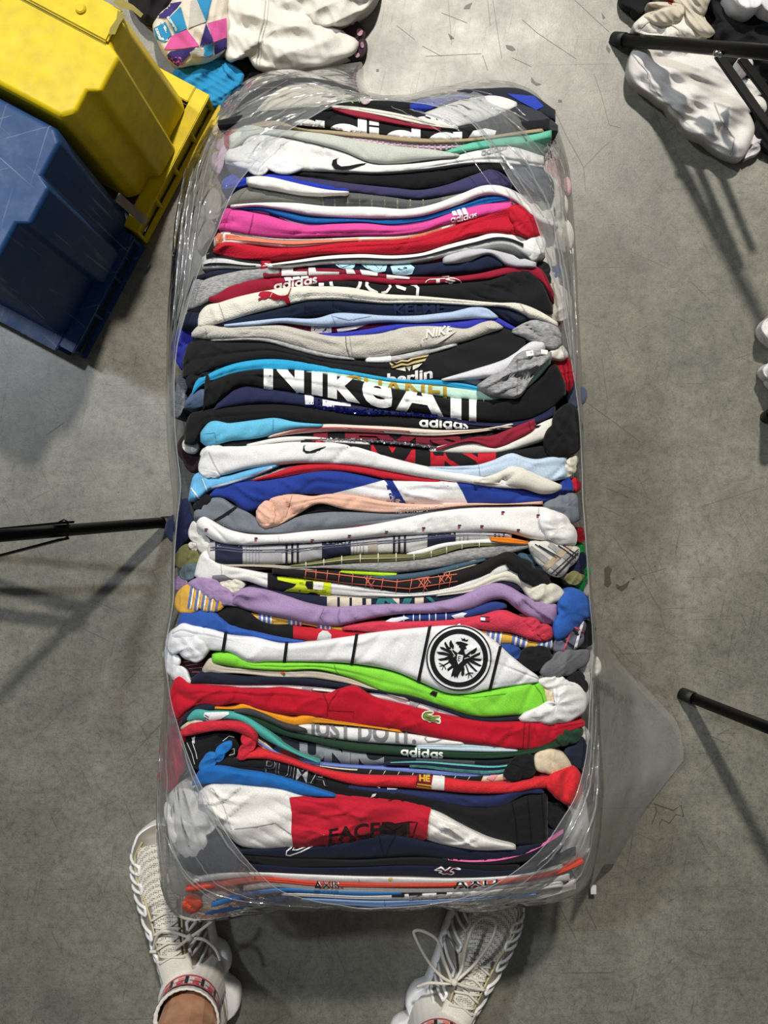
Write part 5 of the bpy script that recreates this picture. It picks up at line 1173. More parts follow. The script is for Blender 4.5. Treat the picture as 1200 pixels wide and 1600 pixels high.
OPEN = Loop('560,158 527,161 487,183 433,217 393,260 364,297 340,359 316,409 303,444 292,484 276,540 272,600 274,680 284,760 276,820 272,880 272,940 262,990 256,1020 262,1060 267,1100 280,1140 301,1201 315,1229 360,1312 400,1360 432,1389 480,1405 528,1413 600,1418 640,1416 683,1411 740,1397 800,1365 850,1323 880,1277 900,1247 917,1180 921,1100 924,1060 927,1000 920,930 916,860 910,780 908,700 904,640 897,590 884,520 876,475 852,392 830,325 800,287 762,224 740,194 700,172 640,160 600,157')
SIL = Loop('560,142 520,126 450,108 400,117 350,150 320,203 292,258 275,330 266,430 260,560 262,700 272,790 268,880 266,960 252,1010 258,1080 248,1180 244,1300 250,1390 268,1430 300,1441 340,1438 390,1430 440,1422 520,1421 600,1422 683,1416 800,1418 870,1410 918,1388 935,1330 940,1250 934,1150 932,1060 934,1000 924,920 920,850 914,780 912,700 911,640 908,560 903,480 897,350 890,260 872,200 842,146 800,128 750,125 700,134 640,149 600,150')
bag = empty('plastic_bag', (0, 0, 0), 'large clear plastic bag, cut open on top, packed with folded shirts', 'bag')
N = 420; rows = 26
th = np.linspace(-math.pi, math.pi, N, endpoint=False)
ro, rs = OPEN(th), np.maximum(SIL(th), OPEN(th) + 0.004)
V, F = [], []
wv = random.Random(3)
ph = [(wv.uniform(0, 6.28), wv.uniform(2, 9), wv.uniform(12, 40), wv.uniform(.5, 1)) for _ in range(8)]
corner = np.clip((rs - ro) * 5, 0, 1)        # how far the film reaches over the clothes there
for i in range(rows + 1):
    f = i / 14.0
    if f <= 1:
        r = ro + (rs - ro) * (1 - (1 - f) ** 1.25)
        px = BC[0] + np.cos(th) * r * 330; py = BC[1] + np.sin(th) * r * 640
        zt = zbase(px, py) + 0.016
        z = zt * (1 - f ** 3) + (0.20) * f ** 3
        wr = 0
        for p, a, b, w in ph:
            q = np.sin(a * th * 2.2 + b * f * 0.8 + p)
            wr = wr + w * (1 - 2 * np.abs(q) ** .5)
        wr2 = np.sin(th * 95 + 5 * np.sin(th * 7) + 9 * f) * 0.3
        z = z + (0.0028 * wr / 2.2 + 0.0012 * wr2) * corner * min(1, f * 4) * (1 - f * .5)
        z = z + 0.002 * np.sin(th * 33 + 4 * np.sin(5 * th)) * min(1, f * 3)
    else:
        g = (i - 14) / (rows - 14)
        z = 0.20 * (1 - g) + 0.004 * g + 0 * th
        # stays below the outline seen from above: same ground plan, drawn in towards the floor
        sc0 = (H - 0.20) / FPX
        x0 = np.cos(th) * rs * 330 * sc0; y0 = -np.sin(th) * rs * 640 * sc0
        k = 1 - 0.05 * g ** 2 + 0.006 * np.sin(th * 40 + 3 * g * 3)
        bx, by = (BC[0] - 600) * sc0, (800 - BC[1]) * sc0
        V += [(bx + x0[j] * k[j], by + y0[j] * k[j], z[j]) for j in range(N)]
        continue
    s = (H - z) / FPX
    V += [((px[j] - 600) * s[j], (800 - py[j]) * s[j], z[j]) for j in range(N)]
F = []
for i in range(rows):
    for j in range(N):
        F.append((i * N + j, i * N + (j + 1) % N, (i + 1) * N + (j + 1) % N, (i + 1) * N + j))
film = link('film', V, F, FILM, bag)
uvl = film.data.uv_layers.new(name='UVMap')
for k, lp in enumerate(film.data.loops):
    i, j = divmod(lp.vertex_index, N)
    uvl.data[k].uv = (.5 + .5 * math.cos(2 * math.pi * j / N), i / 14.0)
edge = film_mat('film_edge', 0.30, '#f2f4f5')
tube('cut_edge', V[:N], 0.00055, edge, bag, 6, False, close=True)
PLEAT = film_mat('film_pleat', 0.16, '#f0f2f4', 4.0)
def film_z(x, y):
    t = math.atan2((y - BC[1]) / 640, (x - BC[0]) / 330); r = math.hypot((x - BC[0]) / 330, (y - BC[1]) / 640)
    a, b_ = float(OPEN(t)), float(max(SIL(t), OPEN(t) + .004))
    g = min(max((r - a) / (b_ - a), 0), .995)
    f = 1 - (1 - g) ** (1 / 1.25)
    return (float(zbase(x, y)) + .016) * (1 - f ** 3) + .20 * f ** 3 + .002
prn = random.Random(8)
def pleat(s, r=.0011):
    q = pts(s); out = []
    for i in range(len(q) - 1):
        a, b_, c_, d_ = q[max(0, i - 1)], q[i], q[i + 1], q[min(len(q) - 1, i + 2)]
        for k in range(9):
            t = k / 9
            f = lambda u: 0.5 * (2 * b_[u] + (c_[u] - a[u]) * t + (2 * a[u] - 5 * b_[u] + 4 * c_[u] - d_[u]) * t * t + (3 * b_[u] - a[u] - 3 * c_[u] + d_[u]) * t ** 3)
            out.append((f(0) + prn.gauss(0, .5), f(1) + prn.gauss(0, .5)))
    out.append(q[-1]); n = len(out)
    rr = [r * (.25 + .75 * math.sin(math.pi * (k + .5) / n)) * prn.uniform(.7, 1.2) for k in range(n)]
    tube('pleat', [W(x, y, film_z(x, y)) for x, y in out], rr, PLEAT, bag, 6)
for s_ in ('352,152 420,127 470,112', '330,202 380,165 450,125', '318,227 360,182 420,150 500,130', '400,182 460,152 530,142', '345,207 420,186 480,152 540,148', '383,224 430,197 480,172',
           '400,172 470,165 556,152', '430,112 500,130 560,150 640,158', '450,128 520,136 580,152', '335,202 310,262 300,330 292,400 284,470', '302,262 287,330 277,420 270,500', '345,196 325,250 313,320 300,400 289,470',
           '290,262 278,330 270,400', '360,160 400,140 440,136', '410,205 440,185 470,176', '370,190 400,176 430,150', '296,300 288,380 282,440', '720,138 780,152 830,190 858,232', '690,162 740,190 790,250 835,300',
           '740,152 800,190 850,240', '800,132 846,172 876,240', '812,232 860,330 885,430 895,520 900,620', '862,330 880,440 893,560', '889,322 897,420 903,560', '770,222 810,280 850,340', '610,166 680,200 730,240 775,300',
           '780,240 800,262 816,290', '790,222 830,262', '820,262 850,300', '762,160 810,180 840,200', '650,158 700,150 760,150', '640,170 690,186 720,206',
           '932,1100 926,1200 906,1272 862,1340 800,1392', '927,1062 923,1180 915,1230', '936,1150 930,1260 902,1340', '915,1232 880,1312 840,1352', '930,1282 915,1350 880,1390 800,1409', '934,1170 932,1240',
           '264,1092 260,1200 268,1320 320,1390 420,1413 520,1417', '300,1332 340,1382 400,1407', '250,1162 247,1280 258,1380', '272,1112 300,1212 350,1312 400,1367', '256,1300 290,1370 340,1410'):
    pleat(s_, prn.uniform(.0007, .0014))
def flap(name, rowsp, mat, zf, wr=0.003):
    "a loose sheet of film: rows of pixel points with heights"
    n = 24
    R = []
    for row in rowsp:
        q = np.array(row, float)
        t = np.linspace(0, len(q) - 1, n); i = np.clip(t.astype(int), 0, len(q) - 2); u = (t - i)[:, None]
        R.append(q[i] * (1 - u) + q[i + 1] * u)
    R = np.array(R)
    m = 16
    t = np.linspace(0, len(R) - 1, m); i = np.clip(t.astype(int), 0, len(R) - 2); u = (t - i)[:, None, None]
    G = R[i] * (1 - u) + R[i + 1] * u
    w = Wave(zf)
    V = []
    for a in range(m):
        for b in range(n):
            x, y, z = G[a, b]
            e = min(a / 4, 1)
            V.append(W(x, y, z + wr * e * (float(w(np.array(x * 1.3), np.array(y * .8))) + 1)))
    return link(name, V, grid_faces(m, n), mat, bag)
FL2 = film_mat('clear_film_flap', 0.30, '#d9dbdc')
flap('flap', [[(930, 990, .17), (936, 1060, .16), (938, 1140, .15), (944, 1230, .14), (938, 1310, .13), (922, 1390, .11)],
              [(955, 1010, .06), (978, 1060, .05), (1000, 1130, .04), (1004, 1190, .04), (980, 1260, .05), (944, 1350, .06)],
              [(966, 1030, .012), (1010, 1075, .010), (1060, 1130, .008), (1070, 1185, .008), (1010, 1262, .010), (960, 1350, .014)]], FL2, 5, 0.004)
flap('flap', [[(480, 128, .16), (520, 132, .16), (560, 146, .16), (578, 150, .16)],
              [(478, 112, .08), (520, 106, .06), (556, 112, .06), (574, 140, .08)],
              [(478, 110, .03), (520, 103, .03), (566, 96, .03), (571, 138, .03)]], FL2, 9, 0.003)
bm = bmesh.new(); box_bm(bm, W(927, 1390, .012), (1, 0, 0), (0, 1, 0), (0, 0, 1), .008, .012, .003)
link_bm('label_scrap', bm, plain('scrap_paper', '#d8d8d6', 0.4), bag)

# ---------------------------------------------------------------- the two stackable crates
OX, OY = -0.434, 0.222
UX, VX = (0.469, 0.883), (-0.883, 0.469)
def UV(u, v, z): return (OX + u * UX[0] + v * VX[0], OY + u * UX[1] + v * VX[1], z)
def crate_mat(name, col, worn):
    m = plain(name, col, 0.34)
    nt = m.node_tree; b = nt.nodes['Principled BSDF']
    tc = [n for n in nt.nodes if n.type == 'TEX_COORD'][0]
    n = node(nt, 'ShaderNodeTexNoise'); n.inputs['Scale'].default_value = 14; n.inputs['Detail'].default_value = 9; n.inputs['Roughness'].default_value = .75
    nt.links.new(tc.outputs['Object'], n.inputs['Vector'])
    r = node(nt, 'ShaderNodeMapRange'); r.inputs[1].default_value = .3; r.inputs[2].default_value = .7; r.inputs[3].default_value = .36; r.inputs[4].default_value = .6
    b.inputs['Specular IOR Level'].default_value = 0.35
    nt.links.new(n.outputs['Fac'], r.inputs[0]); nt.links.new(r.outputs[0], b.inputs['Roughness'])
    # dry pale scratches
    acc = None
    for ang, sy in ((0.3, 6), (1.3, 8), (2.3, 5)):
        mp = node(nt, 'ShaderNodeMapping'); mp.inputs['Rotation'].default_value = (0, 0, ang)
        m2 = node(nt, 'ShaderNodeMapping'); m2.inputs['Scale'].default_value = (260, sy, 6)
        nt.links.new(tc.outputs['Object'], mp.inputs[0]); nt.links.new(mp.outputs[0], m2.inputs[0])
        k = node(nt, 'ShaderNodeTexNoise'); k.inputs['Scale'].default_value = 1; k.inputs['Detail'].default_value = 2
        nt.links.new(m2.outputs[0], k.inputs['Vector'])
        q = node(nt, 'ShaderNodeMapRange'); q.inputs[1].default_value = .66; q.inputs[2].default_value = .72
        nt.links.new(k.outputs['Fac'], q.inputs[0])
        if acc is None: acc = q.outputs[0]
        else:
            mx = node(nt, 'ShaderNodeMath', operation='MAXIMUM'); nt.links.new(acc, mx.inputs[0]); nt.links.new(q.outputs[0], mx.inputs[1]); acc = mx.outputs[0]
    sc = node(nt, 'ShaderNodeMath', operation='MULTIPLY'); sc.inputs[1].default_value = worn
    nt.links.new(acc, sc.inputs[0])
    old = b.inputs['Base Color'].links[0].from_socket
    mx = node(nt, 'ShaderNodeMix', data_type='RGBA'); mx.inputs[7].default_value = lin('#b9bcc4') + (1,)
    nt.links.new(sc.outputs[0], mx.inputs[0]); nt.links.new(old, mx.inputs[6]); nt.links.new(mx.outputs[2], b.inputs['Base Color'])
    return m
YEL = crate_mat('yellow_plastic', '#d9be00', 0.05)
BLU = crate_mat('blue_plastic', '#143c6b', 0.22)
def crate(name, mat, label, ua, ub, la, lb, pc, pw, Lv, zb, groove=None):
    "upturned tapered crate: tub with a raised middle rib on its end wall, and a ribbed rim at the floor"
    root = empty(name, UV((la + lb) / 2, Lv / 2, 0), label, 'crate')
    def outline(ins, u0, u1, z):
        v0 = 0.020 + ins * 0.35
        p = [(u0, Lv - .02), (u0, v0 + .012), (u0 + .012, v0)]
        a, b = pc - pw / 2, pc + pw / 2
        p += [(a - .008, v0), (a - .001, v0 - .014), (b + .001, v0 - .014), (b + .008, v0)]
        p += [(u1 - .012, v0), (u1, v0 + .012), (u1, Lv - .02)]
        return [UV(u, v, z) for u, v in p]
    lv = [outline(0.0, ua[0], ub[0], zb), outline(.018, ua[1], ub[1], 0.274)]
    t = outline(.022, ua[1] + .004, ub[1] - .004, 0.280)
    lv.append(t)
    v = [q for l in lv for q in l]; n = len(lv[0]); f = []
    for i in range(2):
        for j in range(n): f.append((i * n + j, i * n + (j + 1) % n, (i + 1) * n + (j + 1) % n, (i + 1) * n + j))
    f.append(tuple(2 * n + j for j in range(n)))
    o = link('tub', v, f, mat, root, smooth=False); fix_normals(o)
    md = o.modifiers.new('round', 'BEVEL'); md.width = 0.0035; md.segments = 3; md.limit_method = 'ANGLE'; md.angle_limit = math.radians(25)
    o.data.polygons.foreach_set('use_smooth', [True] * len(o.data.polygons))
    wn = o.modifiers.new('wn', 'WEIGHTED_NORMAL')
    U3, V3, Z3 = (UX[0], UX[1], 0), (VX[0], VX[1], 0), (0, 0, 1)
    bm = bmesh.new()
    cu = (la + lb) / 2; wu = lb - la
    box_bm(bm, UV(cu, .011, .048), U3, V3, Z3, wu, .022, .006)            # ledge at the rim
    box_bm(bm, UV(cu, .003, .005), U3, V3, Z3, wu, .006, .010)            # lower rail
    box_bm(bm, UV(cu, .013, .026), U3, V3, Z3, wu - .004, .006, .040)     # skirt
    link_bm('rim', bm, mat, root, bevel=.0012)
    k = max(3, int(wu / .052))
    for i in range(k + 1):
        bm = bmesh.new(); u = la + .003 + (wu - .006) * i / k
        box_bm(bm, UV(u, .0075, .0275), U3, V3, Z3, .004, .013, .037)
        link_bm('rim_rib', bm, mat, root, bevel=.0008)
    if la == 0:
        bm = bmesh.new()
        L2, vc = Lv - .023, (Lv + .023) / 2
        box_bm(bm, UV(.006, vc, .0475), U3, V3, Z3, .03, L2, .006); box_bm(bm, UV(-.003, vc, .006), U3, V3, Z3, .006, L2, .012)
        box_bm(bm, UV(.012, vc, .026), U3, V3, Z3, .006, L2, .040)
        link_bm('side_rim', bm, mat, root, bevel=.0012)
    else:
        bm = bmesh.new()
        L2, vc = Lv - .023, (Lv + .023) / 2
        box_bm(bm, UV(lb - .011, vc, .0475), U3, V3, Z3, .024, L2, .006); box_bm(bm, UV(lb - .010, vc, .026), U3, V3, Z3, .006, L2, .040)
        link_bm('side_rim', bm, mat, root, bevel=.0012)
    return root
bc = crate('crate', BLU, 'worn dark blue plastic crate standing upside down beside the bag', (.012, .038), (.208, .216), 0.0, .184, .129, .044, .42, .045)
yc = crate('crate', YEL, 'bright yellow plastic crate standing upside down behind the blue one', (.2265, .2265), (.384, .366), .19, .4075, .296, .042, .42, .054)
for o_, u_ in ((yc, .318),):
    bm = bmesh.new(); U3, V3, Z3 = (UX[0], UX[1], 0), (VX[0], VX[1], 0), (0, 0, 1)
    # stacking ridge and recess on the upturned base, worn foot patch at the corner
    box_bm(bm, UV(u_ + .026, .225, .282), U3, V3, Z3, .040, .39, .006)
    link_bm('base_ridge', bm, YEL, o_, bevel=.002)
    bm = bmesh.new()
    bmesh.ops.create_cone(bm, cap_ends=True, segments=20, radius1=.0065, radius2=.005, depth=.003, matrix=Matrix.Translation(Vector(UV(.343, .072, .2865))))
    link_bm('moulding_pip', bm, YEL, o_, bevel=.0008)
    S_ = lambda a, b, off=0.0: np.stack([(np.asarray(a) - 600) * (H - .2857) / FPX, (800 - np.asarray(b)) * (H - .2857) / FPX, np.full_like(np.asarray(a, float), .2857 + off * .3)], -1)
    decal('worn_foot', S_, [pts('176,4 190,14 206,16 220,28 224,22 208,8 196,2 186,-6'), pts('184,16 196,24 186,40 180,54 170,54 172,44 182,30')], plain('scuffed_plastic', '#8a7f3a', .8), o_)
bm = bmesh.new()
box_bm(bm, UV(.07, .23, .283), U3, V3, Z3, .05, .36, .006)
link_bm('base_ridge', bm, BLU, bc, bevel=.002)
bm = bmesh.new(); box_bm(bm, UV(.206, -.001, .10), U3, V3, (-.25, .12, .96), .012, .002, .07)
link_bm('torn_label', bm, plain('torn_paper', '#8d8270', .8), yc)

# ---------------------------------------------------------------- loose clothes on the floor
_g = [401]
def pile(label, col, outline, z0, h, kind='jersey', wr=0.006, cat='clothes', group=None, power=0.3, c=None, zbot=0.0):
    _g[0] += 9
    S = LumpSurf(pts(outline), z0, h * .72, _g[0], wr * 1.5, power, c, soft=True)
    o = lump_mesh('garment', S, cloth(col, kind), zbot, None, n=150, rows=40, taper=0.97)
    SURF[o.name] = S
    return tag(o, label, cat, group)
def gp(o, col, polys, name='print', off=0.0018):
    return decal(name, SURF[o.name], polys, cloth(col), o, off, cell=(3.5, 3.5))
pile('black garment lying under the patterned one at the top left', '#17161a', '200,-20 290,-30 300,10 262,36 236,40 210,20', .005, .04)
pile('black garment lying under the white ones at the top', '#17161a', '340,80 400,70 420,110 400,126 380,130 350,120', .004, .02)
pile('white garment bunched at the top edge beside the white trousers', '#d8d5cc', '420,-40 600,-40 588,0 560,24 520,42 500,44 470,30 440,10', .02, .05, wr=.008)
g = pile('dark floral garment edge beside the white trousers', '#3a2c34', '536,30 560,34 570,60 566,92 548,94 530,70', .006, .02)
gp(g, '#b58a9c', [arc(562, 50, 5, 6, 0, 350, 10), arc(566, 70, 3, 5, 0, 350, 10), arc(558, 86, 4, 4, 0, 350, 10), arc(549, 36, 5, 3, 0, 350, 10)], 'floral_print')
g = pile('pair of white trousers crumpled on the floor behind the bag', '#dddad2', '356,-30 352,20 350,70 352,94 366,100 386,84 398,106 430,112 480,106 530,94 556,84 563,62 552,46 520,46 505,40 480,10 450,-30', .015, .055, 'satin', wr=.008, c=(440, 40))
gp(g, '#b9b6ae', stroke([(415, 0), (412, 30), (404, 60), (400, 100)], 1.6) + stroke([(420, 0), (417, 30), (409, 60), (405, 100)], .9), 'seam')
g = pile('shiny garment printed with blue, pink and cream triangles', '#d9cfc0', '238,40 262,10 300,-20 350,-30 356,20 356,74 340,90 300,102 280,106 262,92 246,66', .02, .05, 'satin', wr=.005, c=(306, 40))
T3 = lambda col, *p: gp(g, col, [pts(q) for q in p], 'triangle_print')
T3('#2f86b4', '262,30 282,10 292,44 274,54', '304,-8 334,-14 322,34', '240,44 258,34 268,54 258,66 244,62', '318,72 332,68 334,84 320,90')
T3('#d05a9a', '256,78 268,56 292,46 312,72 284,76', '324,36 354,28 355,58 334,66', '336,-8 356,-14 352,-2', '262,92 282,88 286,102 272,102')
T3('#3a2f72', '258,90 266,80 306,74 292,90 278,104 268,98', '312,72 322,36 334,66', '334,68 355,60 354,76 336,86', '240,28 262,6 284,2 262,28')
T3('#b9b6ae', '298,2 306,-4 322,34 294,44')
gp(g, '#d8dcdc', stroke([(244, 44), (250, 60), (262, 62)], 4) + stroke([(252, 32), (262, 52)], 4) + stroke([(262, 26), (276, 48)], 4), 'lettering')
gp(g, '#a8a49a', [pts('296,82 310,74 320,78 318,88 300,90')], 'panel')
g = pile('sky blue garment lying beside the yellow crate', '#2a8cc0', '268,112 300,104 340,92 362,100 382,116 380,128 366,150 340,168 310,164 290,140', .01, .03, wr=.006)
gp(g, '#1f6f9c', stroke([(346, 96), (350, 110), (366, 124)], 2), 'seam')

g = pile('white trouser leg spread on the floor under the right rack leg', '#d3d0cc', '980,112 984,86 990,74 1040,76 1100,82 1122,90 1142,112 1162,152 1168,172 1182,174 1180,200 1158,252 1136,246 1100,220 1060,190 1040,166 1016,148 986,128', .012, .05, wr=.012, c=(1085, 155))
gp(g, '#aaa7a4', stroke([(988, 84), (1012, 112), (1020, 136), (1040, 160), (1070, 186)], 1.2) + stroke([(1140, 247), (1148, 215), (1128, 190), (1116, 160)], 1.4), 'seam')
sleeve_ = lambda o, col, out, z, h: sleeve(o, col, out, z, h, name='hem')
g2 = pile('white trouser hem end beside the black brace', '#cfccd0', '1160,252 1172,232 1180,206 1196,190 1200,200 1188,226 1172,246', .006, .02)
g = pile('white trousers waistband bunched under the right rack leg', '#d9d5cb', '988,40 1000,28 1034,18 1050,24 1068,10 1100,24 1106,40 1100,56 1060,60 1020,56 990,50', .03, .035, wr=.008)
gp(g, '#b4aea2', stroke([(1034, 20), (1036, 30), (1062, 46), (1072, 58)], 1.4) + stroke([(990, 46), (1020, 30), (1034, 28)], 1.2), 'seam')
g = pile('khaki white shorts piled above the waistband', '#c9c0ae', '1000,26 1006,4 1020,-20 1110,-20 1106,10 1098,28 1120,50 1108,60 1086,52 1070,22 1050,4 1030,14', .03, .045, wr=.008, c=(1070, 8))
gp(g, '#a33a1e', [pts('1040,-2 1054,-2 1050,6 1044,5')], 'inner_tag')
pile('black garment heap under the rack at the top right', '#131417', '1100,60 1120,30 1106,-20 1240,-20 1240,120 1180,130 1150,110 1120,88', .01, .05, wr=.008, c=(1170, 50))
pile('black garment edge at the top beside the khaki shorts', '#131316', '972,-20 1010,-20 1006,20 994,30 984,18', .006, .02)
pile('white folded top lying on the black heap at the top right', '#d9d9dc', '1140,-20 1240,-20 1240,4 1190,8 1150,6', .065, .012)
pile('white sock-like piece on the black heap', '#c9c4c8', '1156,88 1172,90 1176,104 1168,112 1160,106', .05, .010)
pile('second black garment below the heap at the right edge', '#16171a', '1176,150 1200,140 1250,140 1250,240 1196,236 1180,190', .006, .03, wr=.008)
pile('crumpled white piece between the two flat braces', '#d5d2cc', '1160,120 1172,116 1186,150 1198,172 1190,182 1176,160', .02, .02)
pile('white garment tip at the right edge above the other tip', '#d4d2d0', '1188,512 1200,496 1240,490 1240,540 1202,536', .02, .03)
pile('white garment tip at the right edge below the other tip', '#d4d2d0', '1190,578 1206,566 1240,560 1240,610 1200,594', .02, .03)

# ---------------------------------------------------------------- rack legs
STEEL = plain('black_steel', '#050506', 0.32, 0.0, 0.16)
def rack(label, foot, toppx, ztop, r, braces=(), bolt=None):
    a = Vector(W(foot[0], foot[1], 0.0)); b = Vector(W(toppx[0], toppx[1], ztop))
    d = (b - a)
    root = empty('rack_leg', tuple(a), label, 'rack')
    e = a + d * 2.2
    tube('post', [a + d.normalized() * .012, e], r, STEEL, root, 20)
    tube('foot_cap', [a, a + d.normalized() * .022], r * 1.12, plain('black_rubber', '#0b0b0c', .6), root, 20)
    for (p, q, w, t) in braces:
        P, Q = Vector(W(*p)), Vector(W(*q))
        ax = (Q - P).normalized(); up = Vector((0, 0, 1)); ay = ax.cross(up).normalized(); az = ay.cross(ax)
        bm = bmesh.new(); box_bm(bm, (P + Q) / 2, ax, ay, az, (Q - P).length, t, w)
        link_bm('brace', bm, STEEL, root, bevel=min(t, w) * .2)
    for p in (bolt or ()):
        bm = bmesh.new(); bmesh.ops.create_uvsphere(bm, u_segments=14, v_segments=8, radius=.0042, matrix=Matrix.Translation(Vector(W(*p))))
        link_bm('bolt', bm, plain('steel', '#c8c8c8', .2, 1.0), root, smooth=True)
    return root
rack('black steel rack leg at left, thin wire brace beside it', (272, 815), (0, 837), .225, .0078,
     [((100, 842, .157), (-120, 900, .06), .020, .003), ((108, 816, .157), (-120, 838, .06), .020, .003)])
tube('wire_clip', [W(92, 816, .17), W(100, 812, .172), W(106, 815, .17), W(106, 838, .165), W(100, 842, .16), W(90, 843, .16)], .0012, STEEL, bpy.data.objects['rack_leg'], 6)
rack('black steel rack leg at the top right with two flat braces', (960, 61), (1200, 82), .20, .0088,
     [((1122, 86, .112), (1230, 240, .15), .005, .012), ((1158, 92, .112), (1250, 212, .15), .005, .012)], [(1119, 83, .148), (1126, 84, .150)])
rack('black steel rack leg at the lower right, bare', (1066, 1084), (1200, 1137), .13, .0082)
rack('black steel rack leg tip at the right edge', (1197, 652), (1216, 640), .045, .008)

# ---------------------------------------------------------------- the person behind the bag
PER = empty('person', (-0.10, -0.70, 0), 'person standing at the bag in white sneakers and white crew socks', 'person')
SKIN = bpy.data.materials.new('skin'); SKIN.use_nodes = True
nt = SKIN.node_tree; b = nt.nodes['Principled BSDF']
tcs = node(nt, 'ShaderNodeTexCoord'); nzs = node(nt, 'ShaderNodeTexNoise'); nzs.inputs['Scale'].default_value = 40; nzs.inputs['Detail'].default_value = 6
nt.links.new(tcs.outputs['Object'], nzs.inputs['Vector'])
rs_ = node(nt, 'ShaderNodeValToRGB'); rs_.color_ramp.elements[0].color = lin('#8a6248') + (1,); rs_.color_ramp.elements[1].color = lin('#b98d6e') + (1,)
rs_.color_ramp.elements[0].position = .3; rs_.color_ramp.elements[1].position = .7
nt.links.new(nzs.outputs['Fac'], rs_.inputs[0]); nt.links.new(rs_.outputs[0], b.inputs['Base Color'])
b.inputs['Roughness'].default_value = .5; b.inputs['Subsurface Weight'].default_value = .08; b.inputs['Subsurface Radius'].default_value = (.01, .004, .002)
# legs and hips, one continuous skin
J = [(-.10, -.83, .93), (-.19, -.82, .84), (-.215, -.735, .50), (-.235, -.69, .32), (-.252, -.658, .14), (-.262, -.662, .06), (-.280, -.60, .045),
     (-.01, -.82, .84), (.045, -.765, .50), (.062, -.74, .32), (.071, -.712, .14), (.075, -.722, .06), (.10, -.665, .045)]
RA = [.14, .095, .062, .055, .041, .036, .030, .095, .062, .055, .041, .036, .030]
E_ = [(0, 1), (1, 2), (2, 3), (3, 4), (4, 5), (5, 6), (0, 7), (7, 8), (8, 9), (9, 10), (10, 11), (11, 12)]
me = bpy.data.meshes.new('body'); org = Vector(PER.location)
me.from_pydata([Vector(p) - org for p in J], E_, [])
body = bpy.data.objects.new('body', me); scene.collection.objects.link(body); body.parent = PER; body['_org'] = tuple(org)
sk = body.modifiers.new('skin', 'SKIN'); body.modifiers.new('sub', 'SUBSURF').levels = 2
body.modifiers['sub'].render_levels = 2
me.materials.append(SKIN)
for i, v in enumerate(me.skin_vertices[0].data):
    v.radius = (RA[i], RA[i]); v.use_root = (i == 0)
# dark shorts over hips and thighs
bm = bmesh.new()
def ring(c, rx, ry, n=24): return [bm.verts.new((c[0] + rx * math.cos(2 * math.pi * k / n), c[1] + ry * math.sin(2 * math.pi * k / n), c[2])) for k in range(n)]
def bridge(a, b_):
    for k in range(len(a)): bm.faces.new((a[k], a[(k + 1) % len(a)], b_[(k + 1) % len(b_)], b_[k]))
for sx in (-1, 1):
    c0 = (-.10 + sx * .09, -.82, .86); c1 = (-.205, -.775, .62) if sx < 0 else (.025, -.79, .62)
    r0 = ring(c0, .115, .14); r1 = ring(((c0[0] + c1[0]) / 2, (c0[1] + c1[1]) / 2, .74), .11, .12); r2 = ring(c1, .105, .11)
    bridge(r0, r1); bridge(r1, r2)
rw = ring((-.10, -.82, 1.0), .19, .14); rh = ring((-.10, -.82, .85), .20, .15); bridge(rw, rh)
link_bm('shorts', bm, cloth('#1d1f26'), PER, smooth=True)

WH = plain('white_overlay', '#e2e2e0', 0.22); SILV = plain('silver_panel', '#8b8377', 0.45, 0.1)
def mesh_mat():
    m = plain('knit_mesh', '#b9b3a6', .7); nt = m.node_tree; b = nt.nodes['Principled BSDF']
    tc = [n for n in nt.nodes if n.type == 'TEX_COORD'][0]
    vo = node(nt, 'ShaderNodeTexVoronoi'); vo.inputs['Scale'].default_value = 420; vo.inputs['Randomness'].default_value = .25
    nt.links.new(tc.outputs['Object'], vo.inputs['Vector'])
    r = node(nt, 'ShaderNodeValToRGB'); r.color_ramp.elements[0].position = .28; r.color_ramp.elements[1].position = .45
    r.color_ramp.elements[0].color = lin('#5d584f') + (1,); r.color_ramp.elements[1].color = lin('#d0cbc0') + (1,)
    nt.links.new(vo.outputs['Distance'], r.inputs[0]); nt.links.new(r.outputs[0], b.inputs['Base Color'])
    bp = node(nt, 'ShaderNodeBump'); bp.inputs['Strength'].default_value = .6; bp.inputs['Distance'].default_value = .001
    nt.links.new(vo.outputs['Distance'], bp.inputs['Height']); nt.links.new(bp.outputs[0], b.inputs['Normal'])
    return m
MESH = mesh_mat()
LACE = cloth('#d2ccbf')
SOLE = plain('white_foam', '#e4e4e4', 0.3)
